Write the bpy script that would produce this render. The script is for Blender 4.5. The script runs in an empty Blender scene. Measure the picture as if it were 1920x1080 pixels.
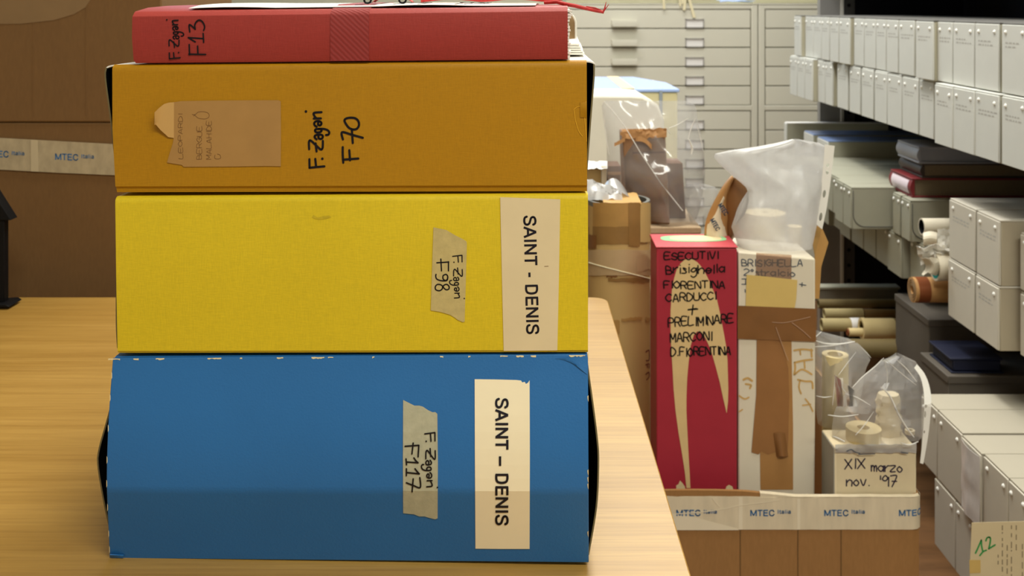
import bpy, bmesh, math, random
from mathutils import Vector, Matrix, noise

# ------------------------------------------------------------------ camera, world, lights, exposure
SC = bpy.context.scene
COL = SC.collection
F, CX, CY = 1923.0, 972.0, 10.0          # focal length and principal point in 1920x1080 pixels
ZC = 1.15                                # eye height
cam_d = bpy.data.cameras.new('camera')
cam_d.sensor_width = 36.0
cam_d.lens = 36.0 * F / 1920.0
cam_d.shift_x = -(CX - 960.0) / 1920.0
cam_d.shift_y = (CY - 540.0) / 1920.0
cam_d.clip_start = 0.02
cam_d.dof.use_dof = True
cam_d.dof.focus_distance = 0.77
cam_d.dof.aperture_fstop = 17.0
cam = bpy.data.objects.new('camera', cam_d)
COL.objects.link(cam)
cam.location = (0, 0, ZC)
cam.rotation_euler = (math.pi / 2, 0, 0)
SC.camera = cam

SC.view_settings.view_transform = 'Standard'
SC.view_settings.look = 'None'
SC.view_settings.gamma = 1.0
SC.view_settings.use_curve_mapping = False
SC.view_settings.exposure = 0.0

wd = bpy.data.worlds.new('room_light')
SC.world = wd
wd.use_nodes = True
bgn = wd.node_tree.nodes['Background']
bgn.inputs[0].default_value = (1.0, 0.99, 0.93, 1)
bgn.inputs[1].default_value = 0.34

def area(name, loc, size, power, colour, target=None):
    d = bpy.data.lights.new(name, 'AREA')
    d.shape = 'RECTANGLE'
    d.size, d.size_y = size
    d.energy = power
    d.color = colour
    o = bpy.data.objects.new(name, d)
    COL.objects.link(o)
    o.location = loc
    if target is not None:
        o.rotation_euler = (Vector(target) - Vector(loc)).to_track_quat('-Z', 'Y').to_euler()
    return o
WARM = (1.0, 0.99, 0.88)
NEUT = (1.0, 0.995, 0.95)
area('ceiling_tube_far', (0.15, 3.30, 2.72), (1.5, 0.30), 31, NEUT)
area('table_sheen_fill', (0.75, 4.78, 2.74), (1.3, 0.34), 30, NEUT)  # added lamp, unseen; gives the right side of the table its bright sheen
area('ceiling_tube_aisle', (0.30, 2.00, 2.72), (0.30, 1.3), 33, NEUT)
area('ceiling_tube_table', (0.30, 1.15, 2.72), (1.3, 0.30), 18, WARM)
area('ceiling_tube_behind', (0.70, -0.75, 2.72), (1.5, 0.30), 56, WARM)
area('window_daylight', (-0.9, 5.15, 2.3), (1.6, 0.7), 26, (0.45, 0.70, 1.0), (0.8, 2.6, 0.9))

# ------------------------------------------------------------------ helpers
def lin(c):
    def f(v):
        v /= 255.0
        return v / 12.92 if v <= 0.04045 else ((v + 0.055) / 1.055) ** 2.4
    return (f(c[0]), f(c[1]), f(c[2]), 1.0)

def W(px, py, D):
    return Vector(((px - CX) / F * D, D, ZC - (py - CY) / F * D))

class NT:
    def __init__(s, name):
        s.m = bpy.data.materials.new(name)
        s.m.use_nodes = True
        s.t = s.m.node_tree
        s.n = s.t.nodes
        s.b = s.n['Principled BSDF']
        s.tc = s.n.new('ShaderNodeTexCoord')
    def new(s, typ, **kw):
        x = s.n.new(typ)
        for k, v in kw.items():
            setattr(x, k, v)
        return x
    def link(s, a, b):
        s.t.links.new(a, b)
    def coords(s, scale=(1, 1, 1), rot=(0, 0, 0)):
        mp = s.new('ShaderNodeMapping')
        mp.inputs['Scale'].default_value = scale
        mp.inputs['Rotation'].default_value = rot
        s.link(s.tc.outputs['Object'], mp.inputs[0])
        return mp.outputs[0]
    def noise(s, scale, vec=None, detail=4, rough=0.6):
        x = s.new('ShaderNodeTexNoise')
        x.inputs['Scale'].default_value = scale
        x.inputs['Detail'].default_value = detail
        x.inputs['Roughness'].default_value = rough
        s.link(vec if vec is not None else s.tc.outputs['Object'], x.inputs['Vector'])
        return x.outputs[0]
    def ramp(s, fac, stops):
        r = s.new('ShaderNodeValToRGB')
        e = r.color_ramp.elements
        while len(e) < len(stops):
            e.new(0.5)
        for el, (p, c) in zip(e, stops):
            el.position = p
            el.color = c
        s.link(fac, r.inputs[0])
        return r.outputs[0]
    def mix(s, fac, a, b, mode='MIX'):
        x = s.new('ShaderNodeMix', data_type='RGBA', blend_type=mode)
        if isinstance(fac, float):
            x.inputs[0].default_value = fac
        else:
            s.link(fac, x.inputs[0])
        for v, i in ((a, 6), (b, 7)):
            if isinstance(v, tuple):
                x.inputs[i].default_value = v
            else:
                s.link(v, x.inputs[i])
        return x.outputs[2]
    def bump(s, h, strength, dist=0.001):
        b = s.new('ShaderNodeBump')
        b.inputs['Strength'].default_value = strength
        b.inputs['Distance'].default_value = dist
        s.link(h, b.inputs['Height'])
        s.link(b.outputs[0], s.b.inputs['Normal'])

def scale_c(c, k):
    return (min(1, c[0] * k), min(1, c[1] * k), min(1, c[2] * k), 1)

def plain(name, rgb, rough=0.6, var=0.08, nscale=12.0, bump=0.0, bscale=300.0, metal=0.0, spec=0.4, stretch=(1, 1, 1)):
    n = NT(name)
    c = lin(rgb)
    f = n.noise(nscale, n.coords(stretch))
    col = n.ramp(f, [(0.3, scale_c(c, 1 - var)), (0.7, scale_c(c, 1 + var))])
    n.link(col, n.b.inputs['Base Color'])
    n.b.inputs['Roughness'].default_value = rough
    n.b.inputs['Metallic'].default_value = metal
    n.b.inputs['Specular IOR Level'].default_value = spec
    if bump:
        n.bump(n.noise(bscale, None, 3), bump)
    return n.m

def linen(name, rgb, var=0.06, rough=0.6, strength=0.25, period=900.0):
    """book cloth: two crossing thread directions in colour and relief"""
    n = NT(name)
    c = lin(rgb)
    f = n.noise(9.0)
    base = n.ramp(f, [(0.3, scale_c(c, 1 - var)), (0.7, scale_c(c, 1 + var))])
    h = n.noise(period, n.coords((1, 1, 0.12)), 2)
    v = n.noise(period, n.coords((0.12, 1, 1)), 2)
    w = n.mix(0.5, h, v)
    col = n.mix(0.35, base, n.ramp(w, [(0.35, scale_c(c, 0.8)), (0.65, scale_c(c, 1.2))]))
    n.link(col, n.b.inputs['Base Color'])
    n.b.inputs['Roughness'].default_value = rough
    n.b.inputs['Specular IOR Level'].default_value = 0.3
    n.bump(w, strength)
    return n.m

def cardboard(name, rgb, var=0.07, lines=0.0, rough=0.75):
    n = NT(name)
    c = lin(rgb)
    f = n.noise(7.0)
    fine = n.noise(260.0, n.coords((1, 1, 0.25)), 3)
    base = n.ramp(f, [(0.3, scale_c(c, 1 - var)), (0.7, scale_c(c, 1 + var))])
    col = n.mix(0.3, base, n.ramp(fine, [(0.35, scale_c(c, 0.85)), (0.65, scale_c(c, 1.15))]))
    n.link(col, n.b.inputs['Base Color'])
    n.b.inputs['Roughness'].default_value = rough
    n.b.inputs['Specular IOR Level'].default_value = 0.25
    if lines:
        g = n.noise(26.0, n.coords((1, 1, 0.01)), 4)
        n.bump(g, lines, 0.004)
    else:
        n.bump(fine, 0.12)
    return n.m

def wood(name, a, b, rough=0.35):
    n = NT(name)
    g1 = n.noise(5.0, n.coords((0.5, 9.0, 9.0)), 6, 0.65)
    g2 = n.noise(60.0, n.coords((0.10, 5.0, 5.0)), 5, 0.7)
    band = n.noise(2.2, n.coords((0.08, 3.0, 3.0)), 2)
    col = n.ramp(g1, [(0.28, lin(a)), (0.72, lin(b))])
    dark = n.ramp(g2, [(0.32, (0.60, 0.52, 0.42, 1)), (0.54, (1, 1, 1, 1))])
    col = n.mix(0.75, col, dark, 'MULTIPLY')
    col = n.mix(0.30, col, n.ramp(band, [(0.3, lin(a)), (0.7, lin(b))]))
    n.link(col, n.b.inputs['Base Color'])
    n.b.inputs['Roughness'].default_value = rough
    n.b.inputs['Specular IOR Level'].default_value = 0.55
    n.bump(g2, 0.10, 0.0006)
    return n.m

def see_through(name, white=0.08, rough=0.10, gloss=1.0, tint=(1, 1, 1)):
    """thin plastic film: mostly clear, a little milky, sharp reflections"""
    n = NT(name)
    n.n.remove(n.b)
    out = n.n['Material Output']
    tr = n.new('ShaderNodeBsdfTransparent')
    tr.inputs[0].default_value = (0.97 * tint[0], 0.97 * tint[1], 0.97 * tint[2], 1)
    df = n.new('ShaderNodeBsdfDiffuse')
    df.inputs[0].default_value = (0.86, 0.85, 0.84, 1)
    tl = n.new('ShaderNodeBsdfTranslucent')
    tl.inputs[0].default_value = (0.86, 0.85, 0.84, 1)
    md = n.new('ShaderNodeMixShader')
    md.inputs[0].default_value = 0.5
    n.link(df.outputs[0], md.inputs[1]); n.link(tl.outputs[0], md.inputs[2])
    m1 = n.new('ShaderNodeMixShader')
    ns = n.noise(18.0)
    mr = n.new('ShaderNodeMapRange')
    mr.inputs[3].default_value = white * 0.7
    mr.inputs[4].default_value = white * 1.3
    n.link(ns, mr.inputs[0])
    n.link(mr.outputs[0], m1.inputs[0])
    n.link(tr.outputs[0], m1.inputs[1]); n.link(md.outputs[0], m1.inputs[2])
    gl = n.new('ShaderNodeBsdfGlossy')
    gl.inputs['Roughness'].default_value = rough
    fr = n.new('ShaderNodeFresnel')
    fr.inputs[0].default_value = 1.5
    mu = n.new('ShaderNodeMath', operation='MULTIPLY')
    mu.inputs[1].default_value = gloss
    n.link(fr.outputs[0], mu.inputs[0])
    m2 = n.new('ShaderNodeMixShader')
    n.link(mu.outputs[0], m2.inputs[0])
    n.link(m1.outputs[0], m2.inputs[1]); n.link(gl.outputs[0], m2.inputs[2])
    n.link(m2.outputs[0], out.inputs[0])
    return n.m

class MB:
    """collects faces in world coordinates; build() links them as one mesh object"""
    def __init__(s):
        s.v, s.f, s.mi = [], [], []
    def add(s, verts, faces, mi=0):
        o = len(s.v)
        s.v += [Vector(p) for p in verts]
        for f in faces:
            s.f.append([o + i for i in f])
            s.mi.append(mi)
        return s
    def box(s, x0, x1, y0, y1, z0, z1, mi=0):
        v = [(x0, y0, z0), (x1, y0, z0), (x1, y1, z0), (x0, y1, z0), (x0, y0, z1), (x1, y0, z1), (x1, y1, z1), (x0, y1, z1)]
        return s.add(v, [(0, 3, 2, 1), (4, 5, 6, 7), (0, 1, 5, 4), (1, 2, 6, 5), (2, 3, 7, 6), (3, 0, 4, 7)], mi)
    def loft(s, ring_a, ring_b, mi=0, caps=True):
        n = len(ring_a)
        fs = [(i, (i + 1) % n, n + (i + 1) % n, n + i) for i in range(n)]
        if caps:
            fs += [tuple(range(n))[::-1], tuple(range(n, 2 * n))]
        return s.add(list(ring_a) + list(ring_b), fs, mi)
    def rings(s, rings, mi=0, closed=True, caps=True):
        n = len(rings[0])
        vs = [p for r in rings for p in r]
        fs = []
        for k in range(len(rings) - 1):
            for i in range(n if closed else n - 1):
                j = (i + 1) % n
                fs.append((k * n + i, k * n + j, (k + 1) * n + j, (k + 1) * n + i))
        if caps and closed:
            fs += [tuple(range(n))[::-1], tuple(range((len(rings) - 1) * n, len(rings) * n))]
        return s.add(vs, fs, mi)
    def cyl(s, a, b, r, n=24, r2=None, mi=0, caps=True):
        a, b = Vector(a), Vector(b)
        d = (b - a).normalized()
        u = d.orthogonal().normalized(); w = d.cross(u)
        ra = [a + r * (math.cos(t) * u + math.sin(t) * w) for t in [2 * math.pi * i / n for i in range(n)]]
        r2 = r if r2 is None else r2
        rb = [b + r2 * (math.cos(t) * u + math.sin(t) * w) for t in [2 * math.pi * i / n for i in range(n)]]
        return s.loft(ra, rb, mi, caps)
    def hollow(s, a, b, r, ri, n=32, mi=0, mi_in=0, mi_end=0):
        a, b = Vector(a), Vector(b)
        d = (b - a).normalized()
        u = d.orthogonal().normalized(); w = d.cross(u)
        def ring(c, q):
            return [c + q * (math.cos(2 * math.pi * i / n) * u + math.sin(2 * math.pi * i / n) * w) for i in range(n)]
        A, B, C, D = ring(a, r), ring(b, r), ring(b, ri), ring(a, ri)
        s.loft(A, B, mi, False); s.loft(B, C, mi_end, False); s.loft(C, D, mi_in, False); s.loft(D, A, mi_end, False)
        return s
    def tube(s, pts, r, n=8, mi=0):
        pts = [Vector(p) for p in pts]
        rs = []
        u = None
        for i, p in enumerate(pts):
            d = (pts[min(i + 1, len(pts) - 1)] - pts[max(i - 1, 0)]).normalized()
            u = d.orthogonal().normalized() if u is None else (u - d * u.dot(d)).normalized()
            w = d.cross(u)
            rr = r[i] if isinstance(r, (list, tuple)) else r
            rs.append([p + rr * (math.cos(2 * math.pi * k / n) * u + math.sin(2 * math.pi * k / n) * w) for k in range(n)])
        return s.rings(rs, mi)
    def sheet(s, grid, th, mi=0, mi_back=None):
        """thick curved sheet: grid[i][j] points, thickness th along local normals"""
        nu, nv = len(grid), len(grid[0])
        g = [[Vector(p) for p in r] for r in grid]
        nb = [[None] * nv for _ in range(nu)]
        for i in range(nu):
            for j in range(nv):
                du = g[min(i + 1, nu - 1)][j] - g[max(i - 1, 0)][j]
                dv = g[i][min(j + 1, nv - 1)] - g[i][max(j - 1, 0)]
                nn = du.cross(dv)
                nn = nn.normalized() if nn.length > 1e-12 else Vector((0, -1, 0))
                nb[i][j] = g[i][j] - nn * th
        o = nu * nv
        vs = [p for r in g for p in r] + [p for r in nb for p in r]
        ix = lambda i, j: i * nv + j
        front = [(ix(i, j), ix(i + 1, j), ix(i + 1, j + 1), ix(i, j + 1)) for i in range(nu - 1) for j in range(nv - 1)]
        back = [tuple(o + k for k in f[::-1]) for f in front]
        side = []
        for i in range(nu - 1):
            side.append((ix(i, 0), o + ix(i, 0), o + ix(i + 1, 0), ix(i + 1, 0)))
            side.append((ix(i + 1, nv - 1), o + ix(i + 1, nv - 1), o + ix(i, nv - 1), ix(i, nv - 1)))
        for j in range(nv - 1):
            side.append((ix(0, j + 1), o + ix(0, j + 1), o + ix(0, j), ix(0, j)))
            side.append((ix(nu - 1, j), o + ix(nu - 1, j), o + ix(nu - 1, j + 1), ix(nu - 1, j + 1)))
        base = len(s.v)
        s.v += vs
        for fs, m in ((front, mi), (back, mi if mi_back is None else mi_back), (side, mi)):
            for f in fs:
                s.f.append([base + k for k in f]); s.mi.append(m)
        return s
    def build(s, name, mats, parent=None, bevel=0.0, smooth=35.0, origin=None, seg=2, fix=True):
        if not isinstance(mats, (list, tuple)):
            mats = [mats]
        if parent is not None:
            root = parent
            org = Vector((0, 0, 0))
            while root is not None:
                org = org + root.location
                root = root.parent
        elif origin is not None:
            org = Vector(origin)
        else:
            xs = [p.x for p in s.v]; ys = [p.y for p in s.v]; zs = [p.z for p in s.v]
            org = Vector(((min(xs) + max(xs)) / 2, (min(ys) + max(ys)) / 2, min(zs)))
        me = bpy.data.meshes.new(name)
        me.from_pydata([p - org for p in s.v], [], s.f)
        for m in mats:
            me.materials.append(m)
        for p, k in zip(me.polygons, s.mi):
            p.material_index = k
        if fix:
            bm = bmesh.new(); bm.from_mesh(me)
            bmesh.ops.recalc_face_normals(bm, faces=bm.faces)
            bm.to_mesh(me); bm.free()
        if smooth:
            me.shade_smooth()
            me.set_sharp_from_angle(angle=math.radians(smooth))
        o = bpy.data.objects.new(name, me)
        COL.objects.link(o)
        if parent is not None:
            o.parent = parent
        else:
            o.location = org
        if bevel:
            b = o.modifiers.new('bevel', 'BEVEL')
            b.width = bevel; b.segments = seg; b.limit_method = 'ANGLE'; b.angle_limit = math.radians(40)
        return o

def tag(o, label=None, cat=None, group=None, kind=None):
    if label: o['label'] = label
    if cat: o['category'] = cat
    if group: o['group'] = group
    if kind: o['kind'] = kind
    return o

def thing(name, loc, label, cat, group=None):
    o = bpy.data.objects.new(name, None)
    o.empty_display_size = 0.05
    COL.objects.link(o)
    o.location = loc
    return tag(o, label, cat, group)

def smooth_line(pts, k=5):
    if len(pts) < 3:
        return pts
    out = []
    P = [pts[0]] + list(pts) + [pts[-1]]
    for i in range(1, len(P) - 2):
        a, b, c, d = P[i - 1], P[i], P[i + 1], P[i + 2]
        for j in range(k):
            t = j / k
            out.append(tuple(0.5 * ((2 * b[q]) + (-a[q] + c[q]) * t + (2 * a[q] - 5 * b[q] + 4 * c[q] - d[q]) * t * t + (-a[q] + 3 * b[q] - 3 * c[q] + d[q]) * t ** 3) for q in (0, 1)))
    out.append(tuple(pts[-1]))
    return out

def ink(name, strokes, mapf, w, mat, parent, smooth=True, round_caps=True, jitter=0.0):
    """pen strokes: flat ribbons of width w (pixels of the mapping) on a surface"""
    mb = MB()
    for st in strokes:
        st = [tuple(p) for p in st]
        if len(st) == 1 or (len(st) == 2 and st[0] == st[1]):
            c = st[0]
            mb.add([mapf(c[0] + 0.62 * w * math.cos(a), c[1] + 0.62 * w * math.sin(a)) for a in [2 * math.pi * i / 8 for i in range(8)]], [tuple(range(8))])
            continue
        if smooth:
            st = smooth_line(st)
        fine = [st[0]]
        for a, b in zip(st, st[1:]):
            m = max(1, int(math.hypot(b[0] - a[0], b[1] - a[1]) / 7.0))
            fine += [(a[0] + (b[0] - a[0]) * k / m, a[1] + (b[1] - a[1]) * k / m) for k in range(1, m + 1)]
        st = fine
        n = len(st)
        for i in range(n - 1):
            (x0, y0), (x1, y1) = st[i], st[i + 1]
            L = math.hypot(x1 - x0, y1 - y0)
            if L < 1e-6:
                continue
            nx, ny = -(y1 - y0) / L * w / 2, (x1 - x0) / L * w / 2
            lift = Vector((0, -1.2e-5 * (i % 2), 0))
            mb.add([mapf(x0 + nx, y0 + ny) + lift, mapf(x1 + nx, y1 + ny) + lift, mapf(x1 - nx, y1 - ny) + lift, mapf(x0 - nx, y0 - ny) + lift], [(0, 1, 2, 3)])
        for i, c in enumerate(st):
            if not round_caps and i in (0, n - 1):
                continue
            lift = Vector((0, -2.4e-5 - 1.2e-5 * (i % 2), 0))
            mb.add([mapf(c[0] + w / 2 * math.cos(a), c[1] + w / 2 * math.sin(a)) + lift for a in [2 * math.pi * k / 8 for k in range(8)]], [tuple(range(8))])
    return mb.build(name, mat, parent, smooth=0, fix=False)

def decal(name, poly, mapf, mat, parent, th=0.0003, cuts=(), holes=()):
    """flat cut shape (paper, tape) on a surface, optionally with holes; poly in pixels of the mapping"""
    cu = bpy.data.curves.new('shape', 'CURVE')
    cu.dimensions = '2D'; cu.fill_mode = 'BOTH'
    for lp in [poly] + list(holes):
        sp = cu.splines.new('POLY'); sp.use_cyclic_u = True
        sp.points.add(len(lp) - 1)
        for q, (x, y) in zip(sp.points, lp):
            q.co = (x / 1000, y / 1000, 0, 1)
    to = bpy.data.objects.new('shape', cu)
    me = bpy.data.meshes.new_from_object(to)
    bpy.data.objects.remove(to); bpy.data.curves.remove(cu)
    bm = bmesh.new(); bm.from_mesh(me)
    for cy in cuts:
        bmesh.ops.bisect_plane(bm, geom=bm.verts[:] + bm.edges[:] + bm.faces[:], plane_co=(0, cy / 1000, 0), plane_no=(0, 1, 0))
    bmesh.ops.triangulate(bm, faces=bm.faces)
    mb = MB()
    bm.verts.index_update()
    mb.add([mapf(v.co.x * 1000, v.co.y * 1000) for v in bm.verts], [[v.index for v in f.verts] for f in bm.faces])
    bm.free(); bpy.data.meshes.remove(me)
    o = mb.build(name, mat, parent, smooth=0)
    if th:
        s = o.modifiers.new('thickness', 'SOLIDIFY')
        s.thickness = th; s.offset = 0
    return o

# stroke lettering: digits are x,y on a 0-9 grid, baseline 3, capitals to 9
GL = {
 'A': '03 29 43;15 35', 'B': '03 09 38 36 06;26 45 44 33 03', 'C': '48 29 07 05 23 44', 'D': '03 09 29 47 45 23 03',
 'E': '49 09 03 43;06 36', 'F': '49 09 03;06 36', 'G': '48 29 07 05 23 44 46 26', 'H': '03 09;43 49;06 46', 'I': '13 19',
 'L': '09 03 43', 'M': '03 09 25 49 43', 'N': '03 09 43 49', 'O': '29 07 05 23 45 47 29', 'P': '03 09 39 47 36 06',
 'R': '03 09 39 47 36 06;26 43', 'S': '48 29 07 26 45 33 04', 'T': '09 49;29 23', 'U': '09 04 23 44 49', 'V': '09 23 49',
 'X': '03 49;09 43', 'Z': '09 49 03 43', '2': '08 29 47 03 43', '9': '47 29 07 26 48;48 43', '7': '09 49 13;16 46',
 '1': '07 29 23', '+': '24 28;06 46', '.': '13 13', 'o': '27 05 23 45 27', 'a': '46 27 05 23 45;47 43', 'c': '46 27 05 23 44',
 'e': '05 45 46 27 05 23 44', 'g': '46 27 05 24 46;47 42 20 01', 'h': '09 03;05 27 46 43', 'i': '17 13;19 19', 'l': '19 13',
 'm': '07 03;05 17 26 23;25 37 46 43', 'n': '07 03;05 27 46 43', 'r': '07 03;05 27 37', 's': '36 17 16 34 23 03',
 't': '19 14 23 33;07 37', 'v': '07 23 47', 'z': '07 47 03 43', "'": '19 17', '*': '19 08 17 28 19', '-': '06 46', 'K': '03 09;05 49;26 43',
}
NARROW = {'I': 2.2, 'i': 2.2, 'l': 2.2, '.': 2.6, "'": 2.2, 't': 3.8, '1': 3.4, 'r': 4.0, '*': 3.2, 's': 4.0}
def word(text, x0, base, width, cap, slope=0.0, wob=0.0, seed=1, angles=None):
    """strokes of a word in pixels: starts at x0, sits on base (y down), given width and capital height"""
    rnd = random.Random(seed)
    adv = [NARROW.get(c, 5.2) if c != ' ' else 3.0 for c in text]
    tot = sum(adv) - 1.0
    k = width / tot
    out, cx = [], 0.0
    for c, a in zip(text, adv):
        dy = rnd.uniform(-wob, wob)
        if c in GL:
            for part in GL[c].split(';'):
                st = []
                for q in part.split():
                    u = cx + float(q[0]) + rnd.uniform(-wob, wob) * 0.12
                    v = (float(q[1]) - 3.0) / 6.0 * cap
                    st.append((x0 + u * k, base - v + dy + slope * u * k))
                out.append(st)
        cx += a
    return out

# bold sans capitals for printed labels (unit height, own widths)
BOLD = {
 'S': (0.66, [[(0.60, 0.74), (0.52, 0.90), (0.33, 0.945), (0.15, 0.88), (0.10, 0.74), (0.17, 0.60), (0.34, 0.53), (0.52, 0.44), (0.59, 0.27), (0.52, 0.11), (0.33, 0.055), (0.13, 0.11), (0.06, 0.29)]]),
 'A': (0.72, [[(0.04, 0), (0.36, 0.98)], [(0.36, 0.98), (0.68, 0)], [(0.15, 0.33), (0.57, 0.33)]]),
 'I': (0.28, [[(0.14, 0), (0.14, 1)]]),
 'N': (0.72, [[(0.10, 0), (0.10, 1)], [(0.11, 0.94), (0.61, 0.06)], [(0.62, 0), (0.62, 1)]]),
 'T': (0.62, [[(0.0, 0.93), (0.62, 0.93)], [(0.31, 0), (0.31, 1)]]),
 'D': (0.72, [[(0.10, 0), (0.10, 1)], [(0.10, 0.93), (0.36, 0.93), (0.54, 0.82), (0.60, 0.5), (0.54, 0.18), (0.36, 0.07), (0.10, 0.07)]]),
 'E': (0.64, [[(0.10, 0), (0.10, 1)], [(0.10, 0.93), (0.60, 0.93)], [(0.10, 0.52), (0.56, 0.52)], [(0.10, 0.07), (0.62, 0.07)]]),
 'M': (0.84, [[(0.09, 0), (0.09, 1)], [(0.10, 0.96), (0.42, 0.08)], [(0.42, 0.08), (0.74, 0.96)], [(0.75, 0), (0.75, 1)]]),
 'C': (0.72, [[(0.64, 0.70), (0.52, 0.90), (0.34, 0.94), (0.15, 0.82), (0.08, 0.5), (0.15, 0.18), (0.34, 0.06), (0.52, 0.10), (0.65, 0.31)]]),
 't': (0.34, [[(0.16, 0.95), (0.16, 0.12), (0.30, 0.06)], [(0.0, 0.68), (0.32, 0.68)]]),
 'a': (0.56, [[(0.06, 0.56), (0.20, 0.70), (0.38, 0.68), (0.44, 0.52), (0.44, 0.0)], [(0.44, 0.38), (0.18, 0.36), (0.06, 0.20), (0.16, 0.06), (0.34, 0.08), (0.44, 0.22)]]),
 'l': (0.24, [[(0.12, 0), (0.12, 1)]]),
 'i': (0.24, [[(0.12, 0), (0.12, 0.70)], [(0.12, 0.88), (0.12, 1.0)]]),
 '-': (0.40, [[(0.05, 0.36), (0.35, 0.36)]]),
 '_': (0.64, [[(0.0, 0.36), (0.60, 0.36)]]),
 ' ': (0.30, []),
}
def bold_word(text, length, cap, track=0.06):
    """strokes in (u along, v up) scaled to length and cap height"""
    tot = sum(BOLD[c][0] + track for c in text) - track
    k = length / tot
    out, cx = [], 0.0
    for c in text:
        for st in BOLD[c][1]:
            out.append([((cx + a) * k, b * cap) for a, b in st])
        cx += BOLD[c][0] + track
    return out

# ------------------------------------------------------------------ materials
M_floor = plain('floor_vinyl', (120, 84, 52), 0.45, 0.25, 6.0, stretch=(1, 6, 1))
M_wall = plain('wall_paint', (196, 190, 168), 0.8, 0.03)
M_oak = wood('oak_veneer', (152, 112, 45), (188, 148, 76), 0.35)
M_oak_edge = wood('oak_edge', (178, 126, 74), (208, 158, 98), 0.5)
M_black = plain('black_card', (9, 9, 12), 0.55, 0.1, spec=0.2)
M_olive = plain('grey_board_edge', (112, 100, 66), 0.8, 0.15, 60)
M_ink = plain('black_ink', (16, 9, 12), 0.5, 0.1, spec=0.3)
M_print = plain('printed_black', (16, 10, 24), 0.5, 0.05)
M_orange = linen('orange_book_cloth', (176, 125, 9), 0.03, 0.5, 0.10, 1400.0)
M_orange_low = M_orange
M_yellow = linen('yellow_book_cloth', (217, 189, 33), 0.05, 0.55, 0.18, 1300.0)
M_red = linen('red_book_cloth', (156, 53, 45), 0.04, 0.55, 0.22, 1200.0)
M_ribbon = None
M_white = plain('white_paper', (240, 236, 226), 0.7, 0.02)
M_cream = plain('cream_label_paper', (226, 206, 164), 0.65, 0.03, 30)
M_creamw = plain('ivory_label_paper', (246, 232, 198), 0.6, 0.02, 20)
M_kraft = plain('kraft_label', (170, 128, 70), 0.65, 0.05, 40)
M_kraft_in = plain('kraft_label_back', (194, 152, 88), 0.6, 0.04, 40)
M_mask = plain('masking_tape', (196, 176, 116), 0.6, 0.09, 160, bump=0.15)
M_mask_g = plain('grey_masking_tape', (176, 172, 146), 0.6, 0.10, 160, bump=0.15)
M_pencil = plain('faded_ink', (122, 84, 42), 0.7, 0.1)
M_wear = plain('bare_board', (226, 206, 160), 0.8, 0.06, 90)
M_gold = plain('worn_cloth_edge', (232, 176, 40), 0.5, 0.05, 90)

def _blue():
    n = NT('blue_leathercloth')
    c = lin((38, 105, 168))
    f = n.noise(6.0)
    base = n.ramp(f, [(0.3, scale_c(c, 0.94)), (0.7, scale_c(c, 1.06))])
    vo = n.new('ShaderNodeTexVoronoi')
    vo.inputs['Scale'].default_value = 620.0
    n.link(n.tc.outputs['Object'], vo.inputs['Vector'])
    h = n.mix(0.6, vo.outputs[0], n.noise(420.0, None, 4))
    n.link(base, n.b.inputs['Base Color'])
    n.b.inputs['Roughness'].default_value = 0.46
    n.b.inputs['Specular IOR Level'].default_value = 0.4
    n.bump(h, 0.22, 0.0008)
    return n.m
M_blue = _blue()

def _ribbon():
    n = NT('woven_red_ribbon')
    c = lin((142, 42, 37))
    wv = n.new('ShaderNodeTexWave', wave_type='BANDS', bands_direction='DIAGONAL', wave_profile='SIN')
    wv.inputs['Scale'].default_value = 150.0
    wv.inputs['Distortion'].default_value = 1.2
    wv.inputs['Detail'].default_value = 2
    n.link(n.tc.outputs['Object'], wv.inputs['Vector'])
    col = n.ramp(wv.outputs[0], [(0.2, scale_c(c, 0.93)), (0.8, scale_c(c, 1.05))])
    n.link(col, n.b.inputs['Base Color'])
    n.b.inputs['Roughness'].default_value = 0.7
    n.bump(wv.outputs[0], 0.3, 0.0006)
    return n.m
M_ribbon = _ribbon()
M_cord = plain('red_cord', (188, 52, 50), 0.7, 0.2, 300)
M_carton = cardboard('brown_carton', (118, 87, 52), 0.05, lines=0.10)
M_carton_front = cardboard('tan_carton', (158, 116, 70), 0.05, lines=0.06)
M_carton_edge = cardboard('carton_edge', (196, 156, 104), 0.12)
M_tape = plain('paper_tape', (222, 208, 180), 0.5, 0.07, 70, stretch=(1, 1, 0.2))
M_tape_dim = plain('shaded_paper_tape', (176, 160, 130), 0.5, 0.12, 90, stretch=(1, 1, 0.5))  # same paper tape, darkened for the weaker light on the left
M_tape_blue = plain('tape_print_blue', (58, 110, 160), 0.6, 0.15, 200)
M_clear_tape = plain('pale_tape_end', (134, 106, 70), 0.35, 0.05, 20)

# ------------------------------------------------------------------ room
FL = 0.0
mb = MB(); mb.box(-2.6, 1.75, -1.6, 5.3, -0.05, 0.0)
tag(mb.build('floor', M_floor, smooth=0), kind='structure')
mb = MB(); mb.box(-2.6, 1.75, 5.3, 5.4, 0.0, 2.8)
tag(mb.build('wall_back', M_wall, smooth=0), kind='structure')
mb = MB(); mb.box(1.65, 1.75, -1.6, 5.3, 0.0, 2.8)
tag(mb.build('wall_right', M_wall, smooth=0), kind='structure')
mb = MB(); mb.box(-2.7, -2.6, -1.6, 5.4, 0.0, 2.8)
tag(mb.build('wall_left', M_wall, smooth=0), kind='structure')
mb = MB(); mb.box(-2.7, 1.75, -1.6, 5.4, 2.8, 2.9)
tag(mb.build('ceiling', plain('ceiling_paint', (226, 222, 208), 0.8, 0.02), smooth=0), kind='structure')

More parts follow.
